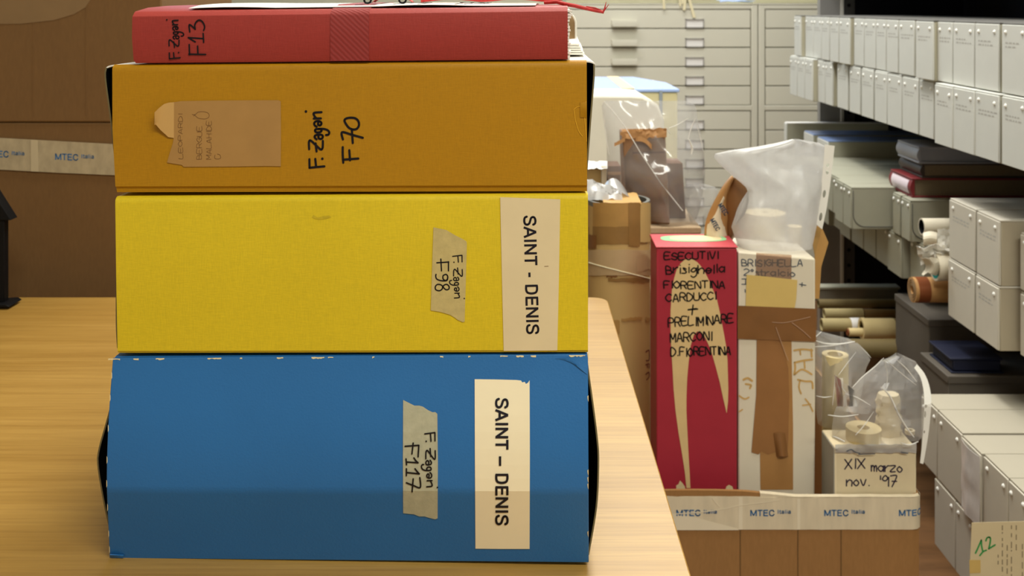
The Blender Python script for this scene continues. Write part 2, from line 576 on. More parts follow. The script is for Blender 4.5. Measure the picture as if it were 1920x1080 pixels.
# ------------------------------------------------------------------ table
ZT = ZC - 0.4168
TX0, TX1, TY0, TY1 = -1.35, 0.1262, 0.22, 1.4646
def rounded(x0, x1, y0, y1, r, z, n=6):
    out = []
    for cx, cy, a0 in ((x1 - r, y0 + r, -90), (x1 - r, y1 - r, 0), (x0 + r, y1 - r, 90), (x0 + r, y0 + r, 180)):
        for k in range(n + 1):
            a = math.radians(a0 + 90 * k / n)
            out.append((cx + r * math.cos(a), cy + r * math.sin(a), z))
    return out
tb = thing('work_table', ((TX0 + TX1) / 2, (TY0 + TY1) / 2, 0.0), 'oak veneered table top with a rounded corner carrying the stacked folder boxes', 'table')
mb = MB()
mb.loft(rounded(TX0, TX1, TY0, TY1, 0.022, ZT - 0.028), rounded(TX0, TX1, TY0, TY1, 0.022, ZT), 1)
top = mb.build('table_top', [M_oak, M_oak_edge], tb, smooth=20, bevel=0.0012)
for p in top.data.polygons:
    if p.normal.z > 0.9:
        p.material_index = 0
for lx in (TX0 + 0.06, TX1 - 0.11):
    for ly in (TY0 + 0.06, TY1 - 0.11):
        mb = MB(); mb.box(lx, lx + 0.05, ly, ly + 0.05, 0.0, ZT - 0.028)
        mb.build('leg', M_oak_edge, tb, bevel=0.003)
mb = MB()
mb.box(TX0 + 0.11, TX1 - 0.11, TY1 - 0.095, TY1 - 0.075, ZT - 0.11, ZT - 0.028)
mb.build('apron', M_oak_edge, tb)

# ------------------------------------------------------------------ the stack of folder boxes
NB = Vector((0.0352, 0.9994, 0.0))
def SF(px, py, back=0.0):
    D = 0.76 * (1 + (1103 - px) / 883.0 * 0.0165)
    return W(px, py, D) + NB * back

def loft_px(mb, pxl, pxr, prof, mi=0, caps=True):
    """prof: list of (py at left end, py at right end, depth behind the front face)"""
    a = [SF(pxl, p[0], p[2]) for p in prof]
    b = [SF(pxr, p[1], p[2]) for p in prof]
    return mb.loft(a, b, mi, caps)

def flap(parent, pxs, tops, bots, bulge, depth, out, mat_out):
    """side flap: curved board hinged at the back, springing outwards at the front; bulge: list of (t, px offset)"""
    rows = 25
    fine = smooth_line(bulge, 8)
    def off(t):
        for (t0, b0), (t1, b1) in zip(fine, fine[1:]):
            if t0 <= t <= t1:
                return b0 + (b1 - b0) * (t - t0) / max(1e-6, t1 - t0)
        return fine[-1][1]
    grid = []
    for i in range(rows):
        t = i / (rows - 1)
        px = pxs[0] + (pxs[1] - pxs[0]) * t
        py = tops + (bots - tops) * t
        r = []
        for j in range(9):
            u = j / 8.0
            e = SF(px, py, 0.004 + depth * u)
            e.x += out * off(t) / F * 0.76 * (1 - u) ** 1.2
            r.append(e)
        grid.append(r)
    mb = MB()
    mb.sheet(grid, 0.0012, 0)
    o = mb.build('side_flap', [mat_out, M_black, M_olive], parent, smooth=50)
    # inner face black lining, outer face cloth, edges grey board
    for p in o.data.polygons:
        if abs(p.normal.x) > 0.5:
            p.material_index = 1 if p.normal.x * out < 0 else 0
        else:
            p.material_index = 2
    return o

def base_z(px, py):
    return SF(px, py).z

# --- blue box
BZ = SF(650, 1050, 0.1)
blue = thing('folder_box', (SF(660, 1050, 0.12).x, SF(660, 1050, 0.12).y, ZT), 'blue leathercloth folder box at the foot of the stack, standing on the oak table', 'folder box', 'cloth folder boxes stacked on the table')
def blue_back(py):
    """how far the spine bends back: slight swell, then a crease and the lower strip folds under"""
    if py < 918:
        t = (py - 668) / 250.0
        return -0.018 * max(0.0, math.sin(max(0.0, t) * math.pi / 2)) ** 1.1
    return -0.018 + (py - 918) / 130.0 * 0.0195
YS = [668, 690, 720, 750, 780, 810, 840, 870, 895, 910, 918, 926, 940, 960, 990, 1020, 1048]
def blue_left(py):
    t = (py - 672) / 376.0
    return 211 - 11.5 * math.sin(min(1.0, t / 0.62) * math.pi / 2) + (0 if t < 0.62 else 6.0 * ((t - 0.62) / 0.38) ** 1.2)
def BR(py):      # right edge runs a little lower than the left one
    return 664 + (py - 668) * (1055 - 664) / (1048 - 668.0)
def BL(py):
    return 671 + (py - 668) * (1047.0 - 671) / (1048 - 668.0)
def blue_pt(px, py, back=0.0):
    q = (px - 205) / 898.0
    yy = BL(py) + (BR(py) - BL(py)) * q
    p = SF(px, yy, 0.0)
    k = (p.y + blue_back(py) + back) / p.y
    return Vector((p.x * k, p.y * k, ZC + (p.z - ZC) * k))
nx = 12
grid = []
for py in YS:
    l = blue_left(py); r = 1102.5 + 1.5 * (py - 668) / 380.0
    grid.append([blue_pt(l + (r - l) * i / nx, py) for i in range(nx + 1)])
mb = MB(); mb.sheet(grid, 0.0022, 0)
blue_spine = mb.build('spine', M_blue, blue, smooth=30, bevel=0.0006)
# covers: top and bottom boards and the back
mb = MB()
loft_px(mb, 213, 1101.5, [(672, 665, 0.0025), (671, 664.3, 0.004), (671, 664.3, 0.245), (676, 669.5, 0.245), (676, 669.5, 0.0025)])
loft_px(mb, 207, 1103.5, [(1041, 1049, 0.0045), (1041, 1049, 0.245), (1046.6, 1054.4, 0.245), (1046.6, 1054.4, 0.0045)])
loft_px(mb, 213, 1101, [(672, 666, 0.245), (1046, 1054, 0.245), (1046, 1054, 0.250), (672, 666, 0.250)])
mb.build('cover', M_blue, blue, smooth=0)
mb = MB()
loft_px(mb, 232, 1084, [(677, 671, 0.018), (1038, 1046, 0.018), (1038, 1046, 0.244), (677, 671, 0.244)])
mb.build('inner_tray', M_black, blue, smooth=0)
flap(blue, (207, 204), 760, 1008, [(0, 0), (0.15, 10), (0.36, 24), (0.48, 25), (0.75, 13), (1, -2)], 0.22, -1, M_blue)
flap(blue, (1101, 1104), 682, 1046, [(0, 1), (0.2, 11), (0.4, 19.5), (0.52, 21.5), (0.75, 17), (1, 1)], 0.22, 1, M_blue)
# worn spots on the upper edge, bent corners
rnd = random.Random(4)
mbw = MB()
spots = [(214, 22), (255, 10), (300, 16), (402, 26), (452, 4), (525, 12), (596, 24), (620, 10), (700, 4), (828, 6), (880, 4), (945, 14), (975, 14), (1000, 10), (1082, 30)]
for cx, w in spots:
    n = max(3, w // 3)
    up = [(cx - w / 2 + w * i / n, 669.3 + rnd.uniform(-0.2, 0.5)) for i in range(n + 1)]
    dn = [(cx - w / 2 + w * i / n, 670.6 + rnd.uniform(0.3, 2.6)) for i in range(n + 1)][::-1]
    pts = up + dn
    mbw = MB()
    mbw.add([blue_pt(x, y, -0.00035) for x, y in pts], [tuple(range(len(pts)))])
    mbw.build('worn_spot', M_wear, blue, smooth=0, fix=False)
for py in (700, 742, 800, 860, 905, 950, 1000, 1030):
    l = blue_left(py)
    mbw = MB()
    mbw.add([blue_pt(l, py - 6, -0.0003), blue_pt(l + 1.3, py - 3, -0.0003), blue_pt(l + 1.5, py + 5, -0.0003), blue_pt(l, py + 9, -0.0003)], [(0, 1, 2, 3)])
    mbw.build('worn_spot', M_wear, blue, smooth=0, fix=False)
for py in (668, 745, 880, 893, 905, 992):
    mbw = MB()
    mbw.add([blue_pt(1101.2, py, -0.0003), blue_pt(1103.4, py - 2, -0.0003), blue_pt(1103.4, py + 10, -0.0003), blue_pt(1102, py + 6, -0.0003)], [(0, 1, 2, 3)])
    mbw.build('worn_spot', M_wear, blue, smooth=0, fix=False)
mb = MB()
g = [[blue_pt(1102 - 62 * u * (1 - 0.5 * v), 672 + 34 * v * (1 - u * 0.85) + 4 * u, -0.0009 * math.sin(math.pi * u) - 0.0002) for u in [i / 6 for i in range(7)]] for v in [i / 4 for i in range(5)]]
mb.sheet(g, -0.0006)
mb.build('bent_corner', M_blue, blue, smooth=40)
mb = MB()
g = [[blue_pt(206 + 26 * u, 1040 + 5 * v + 1 * u, -0.0022 * (1 - v) * (1 - u) - 0.0008) for u in [i / 4 for i in range(5)]] for v in [i / 3 for i in range(4)]]
mb.sheet(g, -0.0006)
mb.build('bent_corner', M_blue, blue, smooth=40)

def rb(px, py):       # photo pixel -> the same pixel on the blue spine (undo its shear)
    q = (px - 205) / 898.0
    return px, 668 + (py - (671 + (664 - 671) * q)) * 380.0 / ((1047 - 671) * (1 - q) + (1055 - 664) * q)
def on_blue(off):
    return lambda x, y: blue_pt(x, y, -off)
cuts = [720, 750, 780, 810, 840, 870, 895, 918, 940, 960, 990, 1020]
lab = [rb(*p) for p in [(890, 711), (930, 711.5), (968, 712.5), (977, 713.5), (979, 717), (984, 716), (986, 720), (990, 717.5), (993, 713), (993.5, 850), (993, 1029), (940, 1029), (891.5, 1028.5), (890.5, 850)]]
name_lab = decal('name_label', lab, on_blue(0.0004), M_creamw, blue, cuts=cuts)
def down(pts, x_base, y0):
    """lettering that reads downwards: along -> y, up -> x"""
    return [[(x_base + v, y0 + u) for u, v in st] for st in pts]
def shear(sts, fn):
    return [[fn(*p) for p in st] for st in sts]
st = shear(down(bold_word('SAINT _ DENIS', 239, 24.0), 929.0, 746), rb)
ink('printed_text', st, on_blue(0.0011), 4.3, M_print, name_lab, round_caps=False)
tp = [(756, 750), (766, 755), (777, 760.5), (786, 760.5), (793, 762.5), (802.5, 769), (811, 773), (816, 772.5), (820, 776), (821, 870), (820.5, 971.5), (816, 973.3), (806, 971), (796, 968), (786, 968), (776, 964), (768, 963.3), (756, 962), (755.5, 860)]
tape_b = decal('masking_tape', [rb(*p) for p in tp], on_blue(0.0004), M_mask_g, blue, cuts=cuts)

# handwriting traced once from the orange box: along (u) and up (v)
ZAG_RAW = [[(160, 958), (375, 938)], [(160, 958), (158, 835)], [(255, 945), (243, 830)], [(345, 828)],
 [(155, 690), (152, 585), (178, 566), (250, 630), (318, 692), (345, 680), (352, 640), (353, 570)], [(248, 605), (262, 722)],
 [(262, 548), (236, 520), (240, 494), (275, 482), (330, 482), (352, 500), (345, 530), (315, 542), (290, 525), (292, 490)],
 [(300, 398), (250, 402), (240, 425), (262, 446), (310, 444), (334, 424), (322, 400), (290, 396)], [(300, 396), (370, 398), (425, 418), (446, 450), (432, 480), (398, 485)],
 [(264, 366), (236, 345), (228, 315), (248, 290), (290, 284), (325, 298), (332, 326), (310, 346), (284, 332), (290, 292)],
 [(222, 247), (325, 245)], [(258, 243), (228, 205), (226, 165), (334, 155)], [(108, 145)]]
ZAG = [[(958.0 - y, 375.0 - x) for x, y in st] for st in ZAG_RAW]      # u 0..813, v 0..270, cap height about 215
def zagari_up(xb, yb, length, h):     # reads upwards
    return [[(xb - v * h / 215.0, yb - u * length / 813.0) for u, v in st] for st in ZAG]
def zagari_down(xb, yt, length, h):   # reads downwards
    return [[(xb + v * h / 215.0, yt + u * length / 813.0) for u, v in st] for st in ZAG]
def px_of(sts, ox, oy, k):
    return [[(ox + x / k, oy + y / k) for x, y in st] for st in sts]
st = zagari_down(796.5, 811, 103, 19)
ink('handwriting', shear(st, rb), on_blue(0.0011), 2.6, M_ink, tape_b)
st = px_of([[(85, 418), (195, 410)], [(150, 392), (140, 480)], [(196, 410), (190, 503)],
            [(92, 520), (96, 568)], [(95, 545), (190, 552)], [(190, 552), (172, 535), (156, 512)],
            [(95, 600), (95, 656)], [(95, 630), (200, 642)], [(200, 642), (182, 622), (165, 600)],
            [(204, 672), (207, 752), (150, 735), (95, 714)], [(150, 682), (141, 787)]], 740, 740, 4.32)
ink('handwriting', shear(st, rb), on_blue(0.0011), 2.8, M_ink, tape_b)

# --- yellow box
def YT(px): return 369.5 + (px - 215) / 888.0 * (363.5 - 369.5)
def YB(px): return 662.5 + (px - 215) / 888.0 * (661.0 - 662.5)
yel = thing('folder_box', (SF(660, 662, 0.12).x, SF(660, 662, 0.12).y, base_z(660, 662.5)), 'bright yellow cloth folder box, second from the bottom of the stack', 'folder box', 'cloth folder boxes stacked on the table')
mb = MB()
l0, r0 = 217.5, 1102.0
prof = []
for f, b in ((0.0, 0.0045), (0.006, 0.0018), (0.02, 0.0004), (0.04, 0.0), (0.5, -0.0004), (0.975, 0.0), (0.985, 0.0), (0.992, 0.0008), (1.0, 0.0012)):
    prof.append((YT(l0) + (YB(l0) - YT(l0)) * f, YT(r0) + (YB(r0) - YT(r0)) * f, b))
prof += [(YB(l0), YB(r0), 0.004), (YT(l0) + 4, YT(r0) + 4, 0.0045)]
a = [SF(216.0 + 4.5 * min(1, max(0, (p[0] - 370) / 292.0)) , p[0], p[2]) for p in prof]
b = [SF(1102.5, p[1], p[2]) for p in prof]
mb.loft(a, b)
mb.build('spine', M_yellow, yel, smooth=40)
mb = MB()
loft_px(mb, 218, 1101.5, [(YT(217), YT(1102), 0.0046), (YT(217), YT(1102), 0.25), (YT(217) + 5, YT(1102) + 5, 0.25), (YT(217) + 5, YT(1102) + 5, 0.0046)])
loft_px(mb, 222, 1101, [(YB(217) - 5, YB(1102) - 5, 0.0046), (YB(217) - 5, YB(1102) - 5, 0.25), (YB(217), YB(1102), 0.25), (YB(217), YB(1102), 0.0046)])
loft_px(mb, 220, 1101, [(YT(217) + 5, YT(1102) + 5, 0.245), (YB(217) - 5, YB(1102) - 5, 0.245), (YB(217) - 5, YB(1102) - 5, 0.25), (YT(217) + 5, YT(1102) + 5, 0.25)])
mb.build('cover', M_yellow, yel, smooth=0)
mb = MB()
loft_px(mb, 240, 1084, [(YT(217) + 6, YT(1102) + 6, 0.015), (YB(217) - 6, YB(1102) - 6, 0.015), (YB(217) - 6, YB(1102) - 6, 0.244), (YT(217) + 6, YT(1102) + 6, 0.244)])
mb.build('inner_tray', M_black, yel, smooth=0)
flap(yel, (221, 223), 385, 656, [(0, 0), (0.3, 5), (0.6, 6.5), (0.85, 7), (1, 5)], 0.22, -1, M_yellow)
flap(yel, (1100, 1101), 372, 654, [(0, 0), (0.5, 3.0), (1, 0)], 0.22, 1, M_yellow)
on_y = lambda off: (lambda x, y: SF(x, y, -off - 0.0004 * math.sin(math.pi * min(1, max(0, (y - 366) / 296.0)))))
name_lab = decal('name_label', [(938, 369.5), (990, 371.5), (1050.5, 373.5), (1048, 520), (1045, 656.5), (995, 657), (944.5, 657.5), (941, 510)], on_y(0.0004), M_cream, yel, cuts=[420, 470, 520, 570, 620])
sts = bold_word('SAINT - DENIS', 222, 23.5)
st = [[(981.5 + v + 0.026 * u, 404 + u - 0.02 * v) for u, v in s] for s in sts]
ink('printed_text', st, on_y(0.0007), 4.1, M_print, name_lab, round_caps=False)
ink('scuff_mark', [[(1021, 499.0), (1028, 498.4)]], on_y(0.0006), 1.0, M_pencil, name_lab)
tp = [(813, 426), (818, 427), (837, 431), (852, 440), (866, 447), (874.5, 452), (875.5, 456), (873.5, 530), (871.3, 602.5), (868, 603.5), (858, 599), (854, 595.5), (844, 589.5), (825, 584), (808, 581.5), (810.5, 500)]
tape_y = decal('masking_tape', tp, on_y(0.0004), M_mask, yel, cuts=[470, 520, 570])
ink('handwriting', zagari_down(849.0, 478, 81, 17.5), on_y(0.0007), 2.2, M_ink, tape_y)
st = px_of([[(105, 443), (225, 435)], [(145, 405), (152, 525)], [(222, 432), (222, 525)],
            [(168, 572), (196, 560), (214, 578), (212, 608), (190, 622), (168, 605), (166, 580)], [(214, 590), (205, 622), (150, 624), (105, 608), (94, 580), (97, 560)],
            [(162, 690), (180, 668), (206, 662), (228, 682), (226, 708), (200, 716), (178, 700), (150, 668), (112, 662), (90, 684), (94, 714), (128, 726), (155, 712), (164, 690)]], 800, 410, 5.4)
ink('handwriting', st, on_y(0.0007), 2.5, M_ink, tape_y)
smudge = plain('grey_smudge', (196, 170, 32), 0.7, 0.12, 200)
mb = MB()
g = [(588, 403), (596, 408), (606, 405), (617, 404), (622, 407), (612, 410), (600, 412), (590, 410), (585, 407)]
mb.add([on_y(0.0002)(x, y) for x, y in g], [tuple(range(len(g)))])
mb.build('smudge', smudge, yel, smooth=0, fix=False)

# --- orange box
def OT(px): return 121.5 + (px - 210) / 890.0 * (113.0 - 121.5)
def OB(px): return 361.5 + (px - 215) / 885.0 * (359.5 - 361.5)
ora = thing('folder_box', (SF(660, 361, 0.12).x, SF(660, 361, 0.12).y, base_z(660, 361)), 'orange-yellow cloth folder box with a peeling kraft label, third from the bottom of the stack', 'folder box', 'cloth folder boxes stacked on the table')
mb = MB()
prof_f = ((0.0, 0.0042), (0.012, 0.0012), (0.03, 0.0002), (0.06, 0.0), (0.5, -0.0003), (0.95, 0.0), (0.962, 0.0016), (0.985, 0.0020), (1.0, 0.0024))
a, b = [], []
for f, k in prof_f:
    a.append(SF(210.5 + 6.5 * max(0, f - 0.45) / 0.55, OT(210) + (OB(210) - OT(210)) * f, k))
    b.append(SF(1100.0 + 1.0 * f, OT(1100) + (OB(1100) - OT(1100)) * f, k))
a += [SF(217, OB(210), 0.005), SF(212, OT(210) + 4, 0.005)]
b += [SF(1100, OB(1100), 0.005), SF(1100, OT(1100) + 4, 0.005)]
mb.loft(a, b)
mb.build('spine', M_orange, ora, smooth=40)
mb = MB()
loft_px(mb, 213, 1099, [(OT(210), OT(1100), 0.0046), (OT(210), OT(1100), 0.25), (OT(210) + 5, OT(1100) + 5, 0.25), (OT(210) + 5, OT(1100) + 5, 0.0046)])
mb.build('lid', M_white, ora, smooth=0)
mb = MB()
loft_px(mb, 218, 1099, [(OB(210) - 5, OB(1100) - 5, 0.0046), (OB(210) - 5, OB(1100) - 5, 0.25), (OB(210), OB(1100), 0.25), (OB(210), OB(1100), 0.0046)])
loft_px(mb, 216, 1099, [(OT(210) + 5, OT(1100) + 5, 0.245), (OB(210) - 5, OB(1100) - 5, 0.245), (OB(210) - 5, OB(1100) - 5, 0.25), (OT(210) + 5, OT(1100) + 5, 0.25)])
mb.build('cover', M_orange, ora, smooth=0)
mb = MB()
loft_px(mb, 236, 1080, [(OT(210) + 6, OT(1100) + 6, 0.015), (OB(210) - 6, OB(1100) - 6, 0.015), (OB(210) - 6, OB(1100) - 6, 0.244), (OT(210) + 6, OT(1100) + 6, 0.244)])
mb.build('inner_tray', M_black, ora, smooth=0)
fl_l = flap(ora, (213, 217), 128, 330, [(0, 17), (0.1, 19), (0.5, 10), (1, 1)], 0.22, -1, M_white)
fl_r = flap(ora, (1100, 1100), 121, 335, [(0, 15.5), (0.12, 15.5), (0.5, 9), (1, 1)], 0.22, 1, M_white)
# rolled top edges of the two flaps
for (px0, px1, py) in ((196, 214, 128), (1099, 1115.5, 121)):
    mb = MB()
    g = []
    for j in range(7):
        u = j / 6.0
        out = -1 if px0 < 600 else 1
        row = []
        for t in range(7):
            w = t / 6.0
            px = px0 + (px1 - px0) * w
            edge = w if out > 0 else 1 - w
            p = SF(px, py - 4.5 * math.cos(edge * math.pi / 2) ** 0.6 + 1.0, 0.0045 + 0.22 * u)
            p.x += (1 - (1 - u) ** 1.2) * (-out) * 16 * edge / F * 0.76
            row.append(p)
        g.append(row)
    mb.sheet(g, 0.0011)
    mb.build('lid_edge', M_white, ora, smooth=50)
on_o = lambda off: (lambda x, y: SF(x, y, -off - 0.0003 * math.sin(math.pi * min(1, max(0, (y - 118) / 242.0)))))
kl = decal('paper_label', [(327, 191.5), (340, 189.5), (400, 188.5), (470, 188), (522, 187.8), (527, 190), (527.5, 250), (527, 311.5), (500, 311), (440, 312), (345, 312.5), (342, 309), (314, 304.5), (318, 290), (325, 268), (327, 257)], on_o(0.0005), M_kraft, ora, cuts=[220, 250, 280])
# the corner that has come unstuck stands off the cloth
mb = MB()
edge = [(296.5, 209), (296.5, 232), (304, 243), (317, 256.5), (327, 258.5)]
top_e = [(296.5, 209), (303, 201), (310, 194.5), (318, 192), (327, 191.5)]
g = []
for k in range(5):
    u = k / 4.0
    r = []
    for j in range(7):
        v = j / 6.0
        x = top_e[k][0] + (edge[k][0] - top_e[k][0]) * v if k else 296.5
        y = (top_e[k][1] + (edge[k][1] - top_e[k][1]) * v)
        r.append(SF(x, y, -0.0006 - 0.0065 * (1 - u) ** 1.5))
    g.append(r)
g[0] = [SF(296.5, 209 + 23 * j / 6.0, -0.0071) for j in range(7)]
mb.sheet(g, 0.0003)
mb.build('lifted_corner', M_kraft_in, kl, smooth=50)
pen = []
def up_word(text, xb, y0, length, h, seed):
    w = word(text, 0, 0, length, h, wob=0.6, seed=seed)
    return [[(xb + y, y0 - x) for x, y in st] for st in w]
pen += up_word('LEOPARDI', 343, 297, 84, 7.5, 2)
pen += up_word('BERGUE', 379, 298, 62, 9, 3) + up_word('MALAHIDE', 397, 298, 72, 9, 4)
pen += px_of([[(480, 300), (520, 300), (560, 268), (640, 266), (690, 290), (690, 335), (640, 355), (560, 345), (515, 310), (500, 320)]], 290, 170, 6.75)
pen += px_of([[(770, 810), (765, 850), (800, 862), (840, 850), (830, 810), (800, 800)]], 290, 170, 6.75)
ink('faded_writing', pen, on_o(0.0008), 0.9, M_pencil, kl)
ink('handwriting', [[(x, y) for x, y in st] for st in px_of(ZAG_RAW, 560, 190, 7.7125)], on_o(0.0004), 4.1, M_ink, ora)
st = px_of([[(645, 842), (865, 825)], [(648, 885), (640, 770), (640, 660)], [(745, 850), (735, 705)],
            [(643, 548), (630, 445), (780, 484), (930, 525)], [(785, 600), (772, 410)],
            [(782, 405), (835, 400), (872, 355), (870, 295), (830, 248), (762, 235), (695, 245), (665, 275), (690, 330), (732, 382), (782, 405)]], 560, 190, 7.7125)
ink('handwriting', st, on_o(0.0004), 4.2, M_ink, ora)
# torn cloth at the right edge, crease
ink('torn_edge', [[(1076, 205), (1083, 200), (1094, 198), (1099, 190)], [(1076, 205), (1079, 225), (1085, 245), (1092, 255)], [(1095, 200), (1097, 230), (1100, 265)]], on_o(0.0004), 1.0, M_gold, ora)
mb = MB()
g = [[SF(1088 + 12 * u, 192 + 28 * v, -0.0003 - 0.0018 * math.sin(math.pi * v) * u) for u in (0, 0.5, 1)] for v in [i / 5 for i in range(6)]]
mb.sheet(g, -0.0005)
mb.build('lifted_cloth', M_orange, ora, smooth=50)

# --- red folder
red = thing('folder_box', (SF(660, 115, 0.12).x, SF(660, 115, 0.12).y, base_z(660, 116)), 'slim red cloth folder tied with a red ribbon, topmost of the stack', 'folder box', 'cloth folder boxes stacked on the table')
def RB(px): return 119.2 + (px - 250) / 815.0 * (111.6 - 119.2)
mb = MB()
#            y-left y-right depth
prof = [(118.6, 111.2, 0.0010), (113, 106, 0.0), (70, 62, -0.0006), (34, 24, 0.0), (31, 21, 0.0004), (23.5, 13.5, 0.0040), (21.5, 12.0, 0.0060),
        (14.5, 10.5, 0.03), (11.0, 8.5, 0.07), (9.5, 8.0, 0.12), (10, 9, 0.18), (12, 11, 0.235), (118.6, 111.2, 0.235)]
a = [SF(248.0 + (6 if i in (0, 12) else 2.5 if i == 1 else 0), p[0], p[2]) for i, p in enumerate(prof)]
b = [SF(1064.5, p[1], p[2]) for p in prof]
ctr = []
for i, p in enumerate(prof):
    ctr.append(SF(656, (p[0] + p[1]) / 2 - (1.0 if 6 < i < 11 else 0), p[2]))
mb.rings([a, ctr, b])
mb.build('case', M_red, red, smooth=28)
def red_top(px, back, up=0.0):
    """point on the domed top of the folder"""
    tp = [(0.006, 21.5, 12.0), (0.03, 14.5, 10.5), (0.07, 11.0, 8.5), (0.12, 9.5, 8.0), (0.18, 10, 9), (0.235, 12, 11)]
    for (b0, l0, r0), (b1, l1, r1) in zip(tp, tp[1:]):
        if back <= b1:
            t = max(0, (back - b0) / (b1 - b0))
            break
    q = (px - 248) / 816.5
    y = (l0 + (l1 - l0) * t) * (1 - q) + (r0 + (r1 - r0) * t) * q - 1.0 * max(0, 1 - abs(px - 656) / 408.0)
    p = SF(px, y, back)
    p.z += up
    return p
mb = MB()
g = []
for k in range(8):
    bk = 0.010 + 0.20 * k / 7.0
    x0 = 330 + 60 * (0.25 if k == 0 else 0) + 14 * math.sin(k)
    g.append([red_top(x0 + (1004 - x0) * i / 20.0, bk, 0.0008 + 0.0010 * max(0, math.sin(i * 0.55 + 0.4)) * (1 if k == 0 else 0.5)) for i in range(21)])
mb.sheet(g, 0.0004)
sheet_top = mb.build('paper_sheet', M_white, red, smooth=50)
mbi = MB()
for (x0, b0, x1, b1) in [(660, 0.012, 676, 0.05), (690, 0.012, 704, 0.06), (730, 0.02, 742, 0.05), (778, 0.015, 792, 0.06), (850, 0.012, 858, 0.06), (868, 0.012, 880, 0.05), (886, 0.018, 904, 0.05), (905, 0.012, 912, 0.06), (730, 0.05, 790, 0.052), (850, 0.05, 910, 0.05)]:
    p0, p1 = red_top(x0, b0, 0.0022), red_top(x1, b1, 0.0020)
    mbi.tube([p0, (p0 + p1) / 2, p1], 0.00022, 5)
mbi.build('drawn_lines', M_ink, sheet_top)
# woven ribbon round the folder
mb = MB()
ctrs = [(114.8, 0.24, 1), (115.2, 0.002, 0), (114, -0.0008, 0), (70, -0.0014, 0), (30, -0.0008, 0), (24.5, 0.0002, 0), (18, 0.0042, 0), (15.8, 0.007, 0)]
g = []
for y, bk, _ in ctrs[1:]:
    g.append([SF(620 + 72 * i / 4.0, y - 0.55 * i / 4.0, bk) for i in range(5)])
g.append([red_top(620 + 72 * i / 4.0, 0.03, 0.0016) for i in range(5)])
g.append([red_top(620 + 72 * i / 4.0, 0.12, 0.0016) for i in range(5)])
mb.sheet(g, -0.0006)
mb.build('ribbon', M_ribbon, red, smooth=50)
# the tie: flat bow loops lying on the lid and a tail hanging over the right end
def strip(pts, w, th=0.0005):
    m = MB()
    g = []
    for i, p in enumerate(pts):
        p = Vector(p)
        g.append([p + Vector((0, -w / 2, 0)), p + Vector((0, 0, 0.0006)), p + Vector((0, w / 2, 0))])
    m.sheet(g, th)
    return m
bow = strip([red_top(770 + 285 * i / 14.0, 0.060 + 0.006 * math.sin(i), 0.0062 + 0.0022 * abs(math.sin(i * 0.5))) for i in range(15)], 0.012, 0.0042)
bow.build('tie', M_cord, red, smooth=50)
bow = strip([red_top(676 + 80 * i / 10.0, 0.055, 0.0026 + 0.0075 * math.sin(math.pi * i / 10.0)) for i in range(11)], 0.014)
bow.build('tie', M_cord, red, smooth=50)
pts = [red_top(1020, 0.045, 0.0020), red_top(1045, 0.040, 0.0026), SF(1062, 8, 0.03), SF(1080, 11, 0.028), SF(1100, 16, 0.027), SF(1120, 20.5, 0.026), SF(1134, 23.2, 0.026), SF(1137, 16, 0.026), SF(1140, 3, 0.026)]
mb = MB()
mb.tube(pts, [0.0014, 0.0015, 0.0016, 0.0015, 0.0014, 0.0013, 0.0013, 0.0006, 0.0002], 7)
mb.tube([SF(1134, 23, 0.026), SF(1139, 16, 0.025), SF(1145, 8, 0.024)], [0.0006, 0.0004, 0.0002], 5)
mb.tube([SF(1101, 12, 0.027), SF(1118, 15, 0.026), SF(1131, 19.5, 0.026)], [0.0003, 0.0006, 0.0004], 5)
mb.build('tie', M_cord, red, smooth=50)
# binder rings lying by the tie
mb = MB()
for px in (681, 748):
    c = red_top(px, 0.018, 0.0052)
    n = 14
    mb.rings([[c + Vector((0.0026 * math.cos(a) + 0.0008 * math.cos(b) * math.cos(a), 0.0008 * math.sin(b), 0.0022 * math.sin(a) + 0.0008 * math.cos(b) * math.sin(a))) for b in [2 * math.pi * k / 6 for k in range(6)]] for a in [2 * math.pi * k / n for k in range(n + 1)]], caps=False)
mb.build('eyelet', M_black, red)
# ragged sheets showing at the right end
rnd = random.Random(11)
mb = MB()
for k in range(15):
    y = 108.5 - 6.1 * k
    e = 1066.8 + rnd.uniform(0, 4.2) + (3.5 if k > 12 else 0)
    g = [[SF(1050, y, bk), SF(1060, y, bk), SF(e + rnd.uniform(-1.5, 1.5), y + rnd.uniform(-1, 1), bk)] for bk in (0.006, 0.03, 0.06, 0.1, 0.15, 0.2)]
    mb.sheet(g, 0.0016)
mb.build('paper_edges', M_white, red, smooth=0)
mb = MB()
for k in range(5):
    y0 = 108.8 - 4.6 * k
    e = 1099 - 2.5 * k
    g = [[SF(1056, y0, bk), SF(1076, y0, bk), SF(e + 3.0 * (bk - 0.05) / 0.1 + rnd.uniform(-1, 1), y0, bk)] for bk in (0.05, 0.09, 0.14, 0.19, 0.235)]
    mb.sheet(g, 0.0014)
mb.build('paper_edges', M_white, red, smooth=0)
